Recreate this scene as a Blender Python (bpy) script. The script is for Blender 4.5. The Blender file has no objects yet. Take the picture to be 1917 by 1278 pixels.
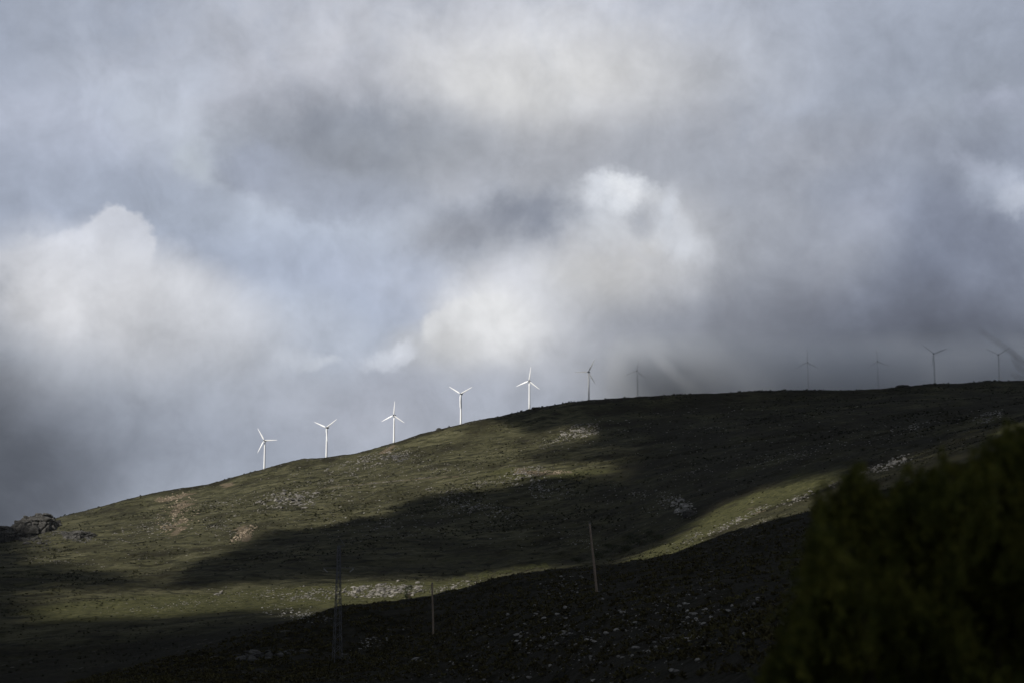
import bpy, bmesh, math, random
import numpy as np
from mathutils import Vector, Matrix, noise as mnoise

random.seed(7)
RNG = np.random.default_rng(11)
C = bpy.context.scene.collection
SC = bpy.context.scene

# ------------------------------------------------------------------ camera
FPX = 50.0 / 36.0 * 1917.0            # focal length in photograph pixels
HORIZON = 1000.0
PITCH = math.atan((HORIZON - 639.0) / FPX)
CP, SP = math.cos(PITCH), math.sin(PITCH)
cd = bpy.data.cameras.new('camera')
cd.lens = 50.0
cd.sensor_width = 36.0
cd.clip_start = 0.05
cd.clip_end = 60000.0
cam = bpy.data.objects.new('camera', cd)
C.objects.link(cam)
cam.location = (0, 0, 0)
cam.rotation_euler = (math.pi / 2 + PITCH, 0, 0)
cd.dof.use_dof = True
cd.dof.focus_distance = 1500.0
cd.dof.aperture_fstop = 2.0
SC.camera = cam


def tangent(px, py):
    """picture direction -> (x/y, z/y) slopes"""
    px = np.asarray(px, float); py = np.asarray(py, float)
    u = (px - 958.5) / FPX
    v = (639.0 - py) / FPX
    d = CP - v * SP
    return u / d, (SP + v * CP) / d


def to_px(x, y, z):
    dep = y * CP + z * SP
    up = -y * SP + z * CP
    return 958.5 + FPX * x / dep, 639.0 - FPX * up / dep


def at(px, py, Y):
    a, e = tangent(px, py)
    return Vector((float(a) * Y, Y, float(e) * Y))


# ------------------------------------------------------------------ numpy noise
def _hash(ix, iy, seed):
    h = (ix.astype(np.int64) * 374761393 + iy.astype(np.int64) * 668265263 + seed * 974634777) & 0xFFFFFFFF
    h = ((h ^ (h >> 13)) * 1274126177) & 0xFFFFFFFF
    h = h ^ (h >> 16)
    return (h & 0xFFFFFF) / float(0xFFFFFF)


def vnoise(x, y, seed=0):
    ix = np.floor(x); iy = np.floor(y)
    fx = x - ix; fy = y - iy
    fx = fx * fx * fx * (fx * (fx * 6 - 15) + 10)
    fy = fy * fy * fy * (fy * (fy * 6 - 15) + 10)
    a = _hash(ix, iy, seed); b = _hash(ix + 1, iy, seed)
    c = _hash(ix, iy + 1, seed); d = _hash(ix + 1, iy + 1, seed)
    return (a + (b - a) * fx) * (1 - fy) + (c + (d - c) * fx) * fy * 1.0


def fbm(x, y, seed=0, octv=4, gain=0.5):
    s = np.zeros_like(np.asarray(x, float)); amp = 1.0; tot = 0.0
    for k in range(octv):
        s = s + amp * (vnoise(x + 17.3 * k, y - 9.1 * k, seed + k) - 0.5)
        tot += amp; amp *= gain
        x = x * 2.03; y = y * 2.03
    return s / tot * 2.0              # about -1..1


def sstep(a, b, x):
    t = np.clip((x - a) / (b - a), 0, 1)
    return t * t * (3 - 2 * t)


# ------------------------------------------------------------------ materials
def lin(c):
    return tuple(((v / 255.0) / 12.92 if v / 255.0 <= 0.04045 else ((v / 255.0 + 0.055) / 1.055) ** 2.4) for v in c)


def new_mat(name):
    m = bpy.data.materials.new(name)
    m.use_nodes = True
    nt = m.node_tree
    b = nt.nodes['Principled BSDF']
    b.inputs['Specular IOR Level'].default_value = 0.15
    return m, nt, b


def ramp(nt, fac, stops):
    r = nt.nodes.new('ShaderNodeValToRGB')
    el = r.color_ramp.elements
    while len(el) < len(stops):
        el.new(0.5)
    for e, (p, c) in zip(el, stops):
        e.position = p; e.color = (*c, 1)
    nt.links.new(fac, r.inputs[0])
    return r.outputs[0]


def mixc(nt, fac, a, b, mode='MIX'):
    n = nt.nodes.new('ShaderNodeMix'); n.data_type = 'RGBA'; n.blend_type = mode
    for sock, v in ((n.inputs[0], fac), (n.inputs[6], a), (n.inputs[7], b)):
        if hasattr(v, 'is_output'):
            nt.links.new(v, sock)
        elif isinstance(v, (tuple, list)):
            sock.default_value = (*v, 1) if len(v) == 3 else v
        else:
            sock.default_value = v
    return n.outputs[2]


def math_n(nt, op, a, b=None, c=None, clamp=False):
    n = nt.nodes.new('ShaderNodeMath'); n.operation = op; n.use_clamp = clamp
    for i, v in enumerate((a, b, c)):
        if v is None:
            continue
        if hasattr(v, 'is_output'):
            nt.links.new(v, n.inputs[i])
        else:
            n.inputs[i].default_value = v
    return n.outputs[0]


def noise_n(nt, vec, scale, detail=4, rough=0.55, dist=0.0, out=0):
    n = nt.nodes.new('ShaderNodeTexNoise')
    n.inputs['Scale'].default_value = scale
    n.inputs['Detail'].default_value = detail
    n.inputs['Roughness'].default_value = rough
    n.inputs['Distortion'].default_value = dist
    if vec is not None:
        nt.links.new(vec, n.inputs['Vector'])
    return n.outputs[out]


def map_range(nt, v, a, b, c=0.0, d=1.0, smooth=True):
    n = nt.nodes.new('ShaderNodeMapRange')
    n.interpolation_type = 'SMOOTHSTEP' if smooth else 'LINEAR'
    nt.links.new(v, n.inputs[0])
    for i, x in enumerate((a, b, c, d)):
        n.inputs[1 + i].default_value = x
    return n.outputs[0]


def terrain_material():
    m, nt, b = new_mat('moorland')
    geo = nt.nodes.new('ShaderNodeNewGeometry').outputs['Position']
    mp = nt.nodes.new('ShaderNodeMapping'); nt.links.new(geo, mp.inputs[0])
    mp.inputs['Scale'].default_value = (0.45, 1.0, 1.6)
    st = mp.outputs[0]
    ah = nt.nodes.new('ShaderNodeAttribute'); ah.attribute_name = 'heath'
    asoil = nt.nodes.new('ShaderNodeAttribute'); asoil.attribute_name = 'soil'
    agr = nt.nodes.new('ShaderNodeAttribute'); agr.attribute_name = 'lit_meadow'
    big = noise_n(nt, geo, 0.012, 5, 0.6)
    mid = noise_n(nt, st, 0.07, 5, 0.62)
    fine = noise_n(nt, st, 0.35, 5, 0.7)
    tiny = noise_n(nt, geo, 2.2, 4, 0.7)
    grass = ramp(nt, mid, [(0.36, (0.021, 0.020, 0.011)), (0.5, (0.066, 0.063, 0.032)), (0.64, (0.130, 0.122, 0.068))])
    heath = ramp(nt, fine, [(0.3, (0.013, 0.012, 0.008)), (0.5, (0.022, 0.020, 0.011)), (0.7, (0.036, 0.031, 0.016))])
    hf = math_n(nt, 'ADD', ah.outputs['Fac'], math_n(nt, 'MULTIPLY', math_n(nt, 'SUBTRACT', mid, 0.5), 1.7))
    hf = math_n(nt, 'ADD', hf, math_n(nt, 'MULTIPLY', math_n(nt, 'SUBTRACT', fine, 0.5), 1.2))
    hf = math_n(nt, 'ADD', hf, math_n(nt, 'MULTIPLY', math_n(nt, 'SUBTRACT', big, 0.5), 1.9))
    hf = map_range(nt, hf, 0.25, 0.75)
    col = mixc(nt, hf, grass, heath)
    mead = ramp(nt, fine, [(0.36, (0.032, 0.033, 0.014)), (0.52, (0.072, 0.071, 0.029)), (0.68, (0.118, 0.112, 0.050))])  # turf green lightened to lift the sunlit strips
    gf = math_n(nt, 'ADD', agr.outputs['Fac'], math_n(nt, 'MULTIPLY', math_n(nt, 'SUBTRACT', mid, 0.5), 0.9))
    col = mixc(nt, map_range(nt, gf, 0.25, 0.8), col, mead)
    soil = ramp(nt, fine, [(0.3, (0.075, 0.058, 0.038)), (0.7, (0.19, 0.15, 0.10))])
    sf = math_n(nt, 'ADD', asoil.outputs['Fac'], math_n(nt, 'MULTIPLY', math_n(nt, 'SUBTRACT', fine, 0.5), 1.6))
    col = mixc(nt, map_range(nt, sf, 0.5, 0.72), col, soil)
    # scattered small pale stones lying in the turf
    vor = nt.nodes.new('ShaderNodeTexVoronoi'); vor.inputs['Scale'].default_value = 0.16
    nt.links.new(geo, vor.inputs['Vector'])
    sel = noise_n(nt, geo, 0.02, 3, 0.6)
    stone = math_n(nt, 'MULTIPLY', map_range(nt, vor.outputs['Distance'], 0.2, 0.12), map_range(nt, sel, 0.52, 0.62))
    col = mixc(nt, math_n(nt, 'MULTIPLY', stone, 0.55), col, (0.24, 0.22, 0.19))
    col = mixc(nt, map_range(nt, tiny, 0.35, 0.7, 0.0, 0.45), col, (0.012, 0.012, 0.007))
    nt.links.new(col, b.inputs['Base Color'])
    b.inputs['Roughness'].default_value = 0.95
    b.inputs['Specular IOR Level'].default_value = 0.05
    bp = nt.nodes.new('ShaderNodeBump')
    bp.inputs['Strength'].default_value = 0.8
    bp.inputs['Distance'].default_value = 2.0
    hgt = math_n(nt, 'ADD', math_n(nt, 'ADD', fine, math_n(nt, 'MULTIPLY', mid, 2.0)), math_n(nt, 'MULTIPLY', tiny, 0.25))
    nt.links.new(hgt, bp.inputs['Height'])
    nt.links.new(bp.outputs[0], b.inputs['Normal'])
    return m


def rock_material(name, c0, c1, c2):
    m, nt, b = new_mat(name)
    geo = nt.nodes.new('ShaderNodeNewGeometry').outputs['Position']
    inf = nt.nodes.new('ShaderNodeObjectInfo').outputs['Random']
    n1 = noise_n(nt, geo, 0.6, 6, 0.7)
    n2 = noise_n(nt, geo, 0.09, 3, 0.6)
    col = ramp(nt, n1, [(0.3, c0), (0.5, c1), (0.7, c2)])
    v = map_range(nt, n2, 0.3, 0.7, 0.45, 1.35, False)
    v = math_n(nt, 'MULTIPLY', v, map_range(nt, inf, 0, 1, 0.8, 1.15, False))
    mul = nt.nodes.new('ShaderNodeVectorMath'); mul.operation = 'SCALE'
    nt.links.new(col, mul.inputs[0]); nt.links.new(v, mul.inputs[3])
    nt.links.new(mul.outputs[0], b.inputs['Base Color'])
    b.inputs['Roughness'].default_value = 0.9
    bp = nt.nodes.new('ShaderNodeBump'); bp.inputs['Strength'].default_value = 0.6
    bp.inputs['Distance'].default_value = 0.5
    nt.links.new(n1, bp.inputs['Height']); nt.links.new(bp.outputs[0], b.inputs['Normal'])
    return m


def plain_mat(name, c0, c1, scale, rough=0.6, spec=0.3, metal=0.0):
    m, nt, b = new_mat(name)
    tc = nt.nodes.new('ShaderNodeTexCoord').outputs['Object']
    n = noise_n(nt, tc, scale, 5, 0.6)
    nt.links.new(ramp(nt, n, [(0.3, c0), (0.7, c1)]), b.inputs['Base Color'])
    b.inputs['Roughness'].default_value = rough
    b.inputs['Specular IOR Level'].default_value = spec
    b.inputs['Metallic'].default_value = metal
    return m


def leaf_mat(name, c0, c1, c2, scale):
    m, nt, b = new_mat(name)
    geo = nt.nodes.new('ShaderNodeNewGeometry')
    n = noise_n(nt, geo.outputs['Position'], scale, 3, 0.6)
    r = math_n(nt, 'ADD', math_n(nt, 'MULTIPLY', n, 0.7), math_n(nt, 'MULTIPLY', geo.outputs['Random Per Island'], 0.3))
    nt.links.new(ramp(nt, r, [(0.3, c0), (0.5, c1), (0.72, c2)]), b.inputs['Base Color'])
    b.inputs['Roughness'].default_value = 0.8
    b.inputs['Specular IOR Level'].default_value = 0.1
    return m


M = {}
M['moor'] = terrain_material()
M['rock'] = rock_material('granite', (0.065, 0.060, 0.053), (0.165, 0.153, 0.134), (0.32, 0.30, 0.265))
M['rock_pale'] = rock_material('shade_lightened_granite', (0.12, 0.114, 0.103), (0.29, 0.275, 0.25), (0.46, 0.44, 0.405))  # granite colour lightened so stones lying in shade still show
M['rock_dark'] = rock_material('shade_darkened_granite', (0.03, 0.0285, 0.026), (0.068, 0.065, 0.059), (0.145, 0.138, 0.126))  # granite colour darkened to carry the shade on the tor
M['rock_tan'] = rock_material('weathered_granite', (0.11, 0.085, 0.06), (0.22, 0.175, 0.125), (0.34, 0.28, 0.21))
M['white'] = plain_mat('turbine_white', (0.76, 0.77, 0.78), (0.82, 0.82, 0.82), 0.05, 0.45, 0.4)
M['grey_white'] = plain_mat('nacelle_grey', (0.5, 0.51, 0.52), (0.58, 0.58, 0.58), 0.3, 0.5, 0.4)
M['dark_hub'] = plain_mat('dark_hub', (0.03, 0.03, 0.035), (0.06, 0.06, 0.065), 1.0, 0.7)  # hub colour, dark to stand for the shaded streak by the nacelle
M['steel'] = plain_mat('galvanised_steel', (0.085, 0.085, 0.089), (0.145, 0.145, 0.152), 3.0, 0.55, 0.4, 0.35)
M['ceramic'] = plain_mat('glazed_insulator', (0.25, 0.25, 0.25), (0.36, 0.36, 0.36), 4.0, 0.25, 0.5)
M['pole'] = plain_mat('weathered_timber', (0.20, 0.15, 0.11), (0.36, 0.29, 0.23), 6.0, 0.9, 0.1)
M['bark'] = plain_mat('bark', (0.03, 0.024, 0.016), (0.07, 0.055, 0.04), 8.0, 0.9, 0.1)
M['dry'] = plain_mat('dry_stem', (0.16, 0.13, 0.10), (0.28, 0.23, 0.18), 20.0, 0.9, 0.1)
M['broom'] = leaf_mat('broom_leaf', (0.038, 0.045, 0.010), (0.092, 0.100, 0.018), (0.17, 0.156, 0.029), 5.0)
M['shrub_lit'] = leaf_mat('lit_scrub_leaf', (0.055, 0.06, 0.022), (0.09, 0.095, 0.035), (0.13, 0.13, 0.055), 0.4)  # lit copy of the bush leaf, sunlight put into a paler green
M['shrub_dark'] = leaf_mat('dark_scrub_leaf', (0.02, 0.026, 0.013), (0.034, 0.042, 0.019), (0.05, 0.058, 0.026), 0.4)  # darker copy for the shaded gully, and for the dark lone tree
M['heather'] = leaf_mat('heather_leaf', (0.034, 0.028, 0.014), (0.062, 0.053, 0.023), (0.105, 0.095, 0.036), 0.15)
M['scrub'] = leaf_mat('moor_scrub', (0.010, 0.011, 0.005), (0.019, 0.020, 0.009), (0.040, 0.039, 0.017), 0.05)
M['cloud'] = plain_mat('cloud_white', (0.30, 0.31, 0.33), (0.36, 0.37, 0.38), 0.004, 1.0, 0.0)


# ------------------------------------------------------------------ helpers
def mesh_np(name, verts, faces, mat, smooth=False):
    """verts (n,3), faces (m,k) equal-sided"""
    me = bpy.data.meshes.new(name)
    verts = np.ascontiguousarray(verts, np.float32); faces = np.ascontiguousarray(faces, np.int32)
    nf, k = faces.shape
    me.vertices.add(len(verts)); me.vertices.foreach_set('co', verts.ravel())
    me.loops.add(nf * k); me.loops.foreach_set('vertex_index', faces.ravel())
    me.polygons.add(nf)
    me.polygons.foreach_set('loop_start', np.arange(0, nf * k, k, dtype=np.int32))
    me.polygons.foreach_set('loop_total', np.full(nf, k, np.int32))
    me.update(calc_edges=True)
    me.validate()
    if smooth:
        me.polygons.foreach_set('use_smooth', np.ones(len(me.polygons), bool))
    if mat:
        me.materials.append(mat)
    return me


def obj(name, me, parent=None, loc=None):
    o = bpy.data.objects.new(name, me)
    C.objects.link(o)
    if parent is not None:
        o.parent = parent
    if loc is not None:
        o.location = loc
    return o


def bm_obj(name, bm, mat, parent=None, smooth=False):
    me = bpy.data.meshes.new(name)
    bm.normal_update(); bm.to_mesh(me); bm.free()
    if smooth:
        for p in me.polygons:
            p.use_smooth = True
    me.materials.append(mat)
    return obj(name, me, parent)


def tag(o, label=None, cat=None, group=None, kind=None):
    if label: o['label'] = label
    if cat: o['category'] = cat
    if group: o['group'] = group
    if kind: o['kind'] = kind
    return o


def empty(name, loc, rz=0.0):
    o = bpy.data.objects.new(name, None)
    C.objects.link(o); o.location = loc; o.rotation_euler = (0, 0, rz)
    o.empty_display_size = 0.3
    return o


def tube(bm, p, q, r0, r1=None, n=8, caps=True):
    p = Vector(p); q = Vector(q); r1 = r0 if r1 is None else r1
    d = (q - p).normalized()
    a = d.orthogonal().normalized(); b = d.cross(a)
    A = []; B = []
    for i in range(n):
        t = 2 * math.pi * i / n
        o = a * math.cos(t) + b * math.sin(t)
        A.append(bm.verts.new(p + o * r0)); B.append(bm.verts.new(q + o * r1))
    for i in range(n):
        bm.faces.new((A[i], A[(i + 1) % n], B[(i + 1) % n], B[i]))
    if caps:
        bm.faces.new(A[::-1]); bm.faces.new(B)


def box(bm, lo, hi, mat4=None):
    r = bmesh.ops.create_cube(bm, size=1.0)
    for v in r['verts']:
        v.co = Vector([lo[i] + (v.co[i] + 0.5) * (hi[i] - lo[i]) for i in range(3)])
        if mat4 is not None:
            v.co = mat4 @ v.co
    return r['verts']


# ------------------------------------------------------------------ terrain definition
PXC = [-3000, -900, -400, 0, 150, 300, 440, 565, 640, 750, 830, 900, 960, 1000, 1140, 1230, 1310, 1400, 1500, 1600, 1750, 1917, 2300, 3000, 5000]


def line(pts):
    xs = [p[0] for p in pts]; ys = [p[1] for p in pts]
    return lambda px: np.interp(px, xs, ys)


bot_Y = line([(-900, 170), (0, 175), (300, 185), (630, 190), (810, 165), (1117, 70), (1500, 30), (1917, 22), (2600, 18)])
bot_p = line([(-900, 1560), (0, 1365), (150, 1318), (300, 1292), (630, 1279), (2600, 1278)])
mid_Y = line([(-900, 205), (0, 205), (300, 225), (630, 231), (810, 245), (1117, 192), (1500, 150), (1917, 120), (2600, 110)])
mid_p = line([(-900, 1520), (0, 1335), (150, 1290), (300, 1268), (440, 1262), (560, 1254), (630, 1245), (700, 1225), (810, 1187), (960, 1145), (1117, 1104), (1300, 1075), (1500, 1048), (1917, 985), (2600, 900)])
cre_Y = line([(-900, 250), (0, 255), (440, 275), (640, 300), (830, 320), (1140, 350), (1500, 400), (1917, 450), (2600, 480)])
cre_p = line([(-900, 1490), (-400, 1400), (0, 1312), (150, 1278), (300, 1240), (440, 1198), (565, 1160), (640, 1131), (700, 1127), (760, 1124), (830, 1114), (900, 1096), (960, 1078), (1040, 1066), (1140, 1056), (1230, 1040), (1310, 1012), (1400, 988), (1500, 963), (1600, 935), (1750, 890), (1917, 838), (2300, 740), (3000, 600)])
v0_p = line([(-900, 1330), (0, 1290), (150, 1278), (300, 1248), (440, 1215), (640, 1178), (830, 1155), (1000, 1140), (1140, 1110), (1310, 1060), (1500, 1010), (1917, 890), (2600, 720)])
v1_p = line([(-900, 1190), (0, 1168), (300, 1152), (480, 1142), (640, 1130), (830, 1112), (960, 1094), (1060, 1079), (1140, 1062), (1310, 1006), (1500, 948), (1600, 916), (1750, 868), (1917, 814), (2600, 640)])
v2_p = line([(-900, 1125), (0, 1113), (300, 1099), (420, 1093), (620, 1087), (850, 1080), (1000, 1064), (1100, 1046), (1160, 1030), (1310, 968), (1400, 930), (1500, 898), (1600, 868), (1750, 830), (1917, 792), (2600, 660)])
h1_p = line([(-900, 1100), (0, 1066), (300, 1048), (640, 1018), (1000, 985), (1160, 955), (1310, 905), (1500, 852), (1750, 800), (1917, 772), (2600, 660)])
h2_p = line([(-900, 1090), (0, 1022), (300, 978), (640, 925), (1000, 870), (1310, 812), (1500, 785), (1750, 755), (1917, 742), (2600, 690)])
RIDGE = [(-3000, 1150), (-900, 1075), (-200, 1005), (0, 992), (30, 988), (105, 972), (170, 955), (235, 937), (300, 921), (350, 912), (400, 905), (440, 893), (495, 879), (540, 866), (565, 860), (612, 856), (650, 851), (680, 846), (740, 828), (780, 815), (820, 804), (862, 794), (895, 786), (930, 781), (1000, 765), (1050, 756), (1103, 749), (1150, 746), (1200, 743), (1300, 738), (1400, 732), (1500, 730), (1600, 731), (1640, 729), (1680, 725), (1720, 721), (1750, 719), (1800, 718), (1840, 714), (1917, 713), (2300, 720), (3000, 760)]
rid_p = line(RIDGE)


def smooth1(a, k):
    if k < 1:
        return a
    g = np.exp(-0.5 * (np.arange(-3 * k, 3 * k + 1) / k) ** 2); g /= g.sum()
    return np.convolve(np.pad(a, 3 * k, mode='edge'), g, mode='valid')


# columns in picture pixels along the horizon: dense where the lens looks
c_in = np.arange(-70, 1990, 2.0)
c_l = -70 - np.cumsum(np.geomspace(4, 700, 42)); c_r = 1988 + np.cumsum(np.geomspace(4, 700, 42))
COL = np.concatenate([c_l[::-1], c_in, c_r])
COLA = (COL - 958.5) / FPX / CP       # slope x/y of each column (horizon row)


def sample_line(f, k=14):
    uni = np.arange(-3400, 5400, 4.0)
    return np.interp(COL, uni, smooth1(f(uni), k))


def col_z(py, Y):
    """height at distance Y for each column when seen at picture row py"""
    v = (639.0 - py) / FPX
    e = (SP + v * CP) / (CP - v * SP)
    return e * Y


one = np.ones_like(COL)
keysY = []; keysZ = []


def add_key(Y, Z):
    keysY.append(Y * one if np.isscalar(Y) else Y); keysZ.append(Z)


add_key(0.5, -1.72 * one)
add_key(4.0, -1.78 * one)
bY = sample_line(bot_Y); mY = sample_line(mid_Y); cY = sample_line(cre_Y)
add_key(bY * 0.4, np.minimum(-1.9, col_z(sample_line(bot_p), bY) * 0.52 - 0.8))
add_key(bY, col_z(sample_line(bot_p), bY))
add_key(mY, col_z(sample_line(mid_p), mY))
add_key(cY, col_z(sample_line(cre_p, 5), cY))
dipY = cY + 90
v0z = col_z(sample_line(v0_p), 560.0)
add_key(dipY, np.minimum(col_z(sample_line(cre_p) + 70, dipY), col_z(sample_line(v0_p) + 25, dipY)))
add_key(620.0, col_z(sample_line(v0_p), 620.0))
add_key(820.0, col_z(sample_line(v1_p), 820.0))
add_key(1120.0, col_z(sample_line(v2_p), 1120.0))
add_key(1420.0, col_z(sample_line(h1_p), 1420.0))
add_key(1900.0, col_z(sample_line(h2_p), 1900.0))
add_key(2300.0, 0.30 * col_z(sample_line(h2_p), 2300.0) + 0.70 * col_z(sample_line(rid_p, 8), 2300.0))
rz = col_z(sample_line(rid_p, 2), 2400.0)
add_key(2400.0, rz)
add_key(2470.0, rz - 2.5)
add_key(2640.0, rz - 22)
add_key(3300.0, rz * 0.55 - 90)
add_key(5200.0, -260.0 * one)
add_key(9000.0, -300.0 * one)
KY = np.array(keysY).T; KZ = np.array(keysZ).T      # (cols, keys)

ROWS = np.concatenate([np.geomspace(0.6, 60, 46), np.arange(62, 160, 2.5), np.arange(160, 470, 1.5), np.arange(470, 1150, 4.5),
                       np.arange(1150, 2300, 5.5), np.arange(2300, 2480, 3.0), np.geomspace(2490, 9000, 36)])


def pchip_rows(ky, kz, xs):
    h = np.diff(ky, axis=1); dl = np.diff(kz, axis=1) / h
    n = ky.shape[1]
    d = np.zeros_like(kz)
    for i in range(1, n - 1):
        w1 = 2 * h[:, i] + h[:, i - 1]; w2 = h[:, i] + 2 * h[:, i - 1]
        same = dl[:, i - 1] * dl[:, i] > 0
        a = np.where(same, dl[:, i - 1], 1.0); b = np.where(same, dl[:, i], 1.0)
        d[:, i] = np.where(same, (w1 + w2) / (w1 / a + w2 / b), 0.0)
    d[:, 0] = dl[:, 0]; d[:, -1] = dl[:, -1]
    out = np.zeros((ky.shape[0], len(xs)))
    for j, x in enumerate(xs):
        idx = np.clip((ky <= x).sum(axis=1) - 1, 0, n - 2)
        r = np.arange(ky.shape[0])
        x0 = ky[r, idx]; hh = h[r, idx]; t = np.clip((x - x0) / hh, 0, 1)
        y0 = kz[r, idx]; y1 = kz[r, idx + 1]; d0 = d[r, idx]; d1 = d[r, idx + 1]
        out[:, j] = (y0 * (1 + 2 * t) * (1 - t) ** 2 + d0 * hh * t * (1 - t) ** 2 + y1 * t * t * (3 - 2 * t) + d1 * hh * t * t * (t - 1))
    return out


Z = pchip_rows(KY, KZ, ROWS)
XX = COLA[:, None] * ROWS[None, :]
YY = np.broadcast_to(ROWS[None, :], XX.shape).copy()
# undulation, hummocks, tussocks
far = sstep(500, 1100, YY)
ridge_w = 1 - 0.8 * np.exp(-((YY - 2400) / 90.0) ** 2)
Z = Z + far * ridge_w * (5.0 * fbm(XX / 190, YY / 150, 3, 3) + 2.4 * fbm(XX / 60, YY / 45, 5, 3))
Z = Z + sstep(600, 1100, YY) * (1.7 * fbm(XX / 19, YY / 17, 8, 3) + 0.8 * fbm(XX / 7, YY / 11, 9, 2)) * (1 - 0.4 * np.exp(-((YY - 2400) / 60.0) ** 2))
nearw = sstep(20, 120, YY) * (1 - sstep(700, 1000, YY))
Z = Z + nearw * (1.1 * fbm(XX / 34, YY / 26, 12, 3) * sstep(120, 300, YY) + 0.42 * fbm(XX / 7, YY / 6, 14, 3) + 0.35 * fbm(XX / 2.2, YY / 2.0, 16, 2))
GX, GY = XX, YY


def ground_z(x, y):
    x = np.asarray(x, float); y = np.asarray(y, float)
    a = x / np.maximum(y, 0.6)
    i = np.clip(np.searchsorted(COLA, a) - 1, 0, len(COLA) - 2)
    j = np.clip(np.searchsorted(ROWS, y) - 1, 0, len(ROWS) - 2)
    u = np.clip((a - COLA[i]) / (COLA[i + 1] - COLA[i]), 0, 1)
    t = np.clip((y - ROWS[j]) / (ROWS[j + 1] - ROWS[j]), 0, 1)
    return (Z[i, j] * (1 - u) + Z[i + 1, j] * u) * (1 - t) + (Z[i, j + 1] * (1 - u) + Z[i + 1, j + 1] * u) * t


def ground_hit(px, py, ymin=20.0):
    """the first ground point met along a line of sight"""
    a, e = tangent(px, py)
    ys = ROWS[ROWS > ymin]
    zs = ground_z(a * ys, ys)
    hit = np.nonzero(zs >= e * ys)[0]
    if len(hit) == 0:
        return None
    k = hit[0]
    if k == 0:
        return Vector((a * ys[0], ys[0], zs[0]))
    y0, y1 = ys[k - 1], ys[k]
    d0 = e * y0 - zs[k - 1]; d1 = zs[k] - e * y1
    y = y0 + (y1 - y0) * d0 / max(d0 + d1, 1e-9)
    return Vector((float(a * y), float(y), float(ground_z(a * y, y))))


# ------------------------------------------------------------------ ground cover attributes, by place, some also carrying light and shade
GPX, GPY = to_px(XX, YY, Z)
wx = GPX + 30 * fbm(XX / 60, YY / 60, 31, 3); wy = GPY + 10 * fbm(XX / 60 + 9, YY / 60, 33, 3)


def ell(cx, cy, rx, ry, rot=0.0, s=0.6):
    r = math.radians(rot); dx = wx - cx; dy = wy - cy
    u = (dx * math.cos(r) + dy * math.sin(r)) / rx; v = (-dx * math.sin(r) + dy * math.cos(r)) / ry
    return 1 - sstep(1 - s, 1 + s, np.sqrt(u * u + v * v))


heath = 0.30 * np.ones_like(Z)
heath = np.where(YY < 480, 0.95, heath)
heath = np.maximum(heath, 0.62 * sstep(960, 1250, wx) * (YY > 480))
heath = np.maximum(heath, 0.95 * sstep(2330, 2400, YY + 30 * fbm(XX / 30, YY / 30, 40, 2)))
heath = np.maximum(heath, 0.95 * (YY > 480) * (1 - sstep(640, 790, YY)))  # heath also darkens this shadowed floor, shade put into its colour
soil = np.zeros_like(Z)
for s in ((322, 928, 36, 5, -14), (345, 950, 22, 9, -30), (330, 985, 30, 9, -35), (458, 998, 26, 7, -32), (420, 908, 22, 2, -8), (735, 842, 22, 4, -15),
          (1010, 882, 50, 4, -2), (350, 922, 20, 3, 0), (1405, 968, 30, 4, -28)):
    soil = np.maximum(soil, ell(*s) * (YY > 900))
# a pale track with its bank running across the hill, and a darker one further right
trk = np.abs(GPY - np.interp(GPX, [590, 640, 700, 760, 830, 900], [914, 909, 903, 898, 892, 890]))
soil = np.maximum(soil, 0.62 * (1 - sstep(0.8, 2.2, trk)) * (GPX > 600) * (GPX < 860) * (YY > 1100))
lit_meadow = np.zeros_like(Z)  # turf patches laid on the sunlit strips, their paler green carrying light
for s in ((640, 1112, 330, 22, -3), (250, 1135, 240, 22, -4), (1330, 985, 210, 20, -27), (1500, 912, 110, 14, -22), (1890, 802, 60, 7, -18), (1030, 885, 120, 10, -2)):
    lit_meadow = np.maximum(lit_meadow, ell(*s) * (YY > 480))

# the cutting of the darker track
tr2 = GPY - np.interp(GPX, [1030, 1100, 1180, 1260, 1340, 1400, 1460, 1560], [873, 869, 861, 852, 838, 825, 815, 800])
cut = (np.abs(tr2) < 2.2) * (GPX > 1035) * (GPX < 1540) * (YY > 1200)
Z = Z - 1.6 * cut
nc, nr = Z.shape
V = np.stack([XX, YY, Z], -1).reshape(-1, 3)
idx = np.arange(nc * nr).reshape(nc, nr)
F = np.stack([idx[:-1, :-1], idx[1:, :-1], idx[1:, 1:], idx[:-1, 1:]], -1).reshape(-1, 4)
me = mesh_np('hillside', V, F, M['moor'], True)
for nm, arr in (('heath', heath), ('soil', soil), ('lit_meadow', lit_meadow)):
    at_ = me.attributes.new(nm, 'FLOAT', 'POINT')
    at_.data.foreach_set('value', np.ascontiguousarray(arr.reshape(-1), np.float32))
hill = obj('hillside', me)
tag(hill, 'rough moorland hillside of grass, heath and stones rising to a long ridge', 'hillside', kind='structure')

# the ground behind and beside the viewpoint, one coarse sheet
gx = np.linspace(-9000, 9000, 61); gy = np.linspace(-9000, 0.9, 41)
bx, by = np.meshgrid(gx, gy, indexing='ij')
bz = -1.76 + 4 * fbm(bx / 900, by / 900, 51, 3) * sstep(0, 900, -by + np.abs(bx)) + 0.02 * np.clip(-by, 0, 2500)
bi = np.arange(bx.size).reshape(bx.shape)
gm = mesh_np('ground', np.stack([bx, by, bz], -1).reshape(-1, 3), np.stack([bi[:-1, :-1], bi[1:, :-1], bi[1:, 1:], bi[:-1, 1:]], -1).reshape(-1, 4), M['moor'], True)
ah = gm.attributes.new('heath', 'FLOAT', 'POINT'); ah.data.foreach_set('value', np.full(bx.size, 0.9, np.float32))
tag(obj('ground', gm), 'heath covered ground around the viewpoint', 'ground', kind='structure')

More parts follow.
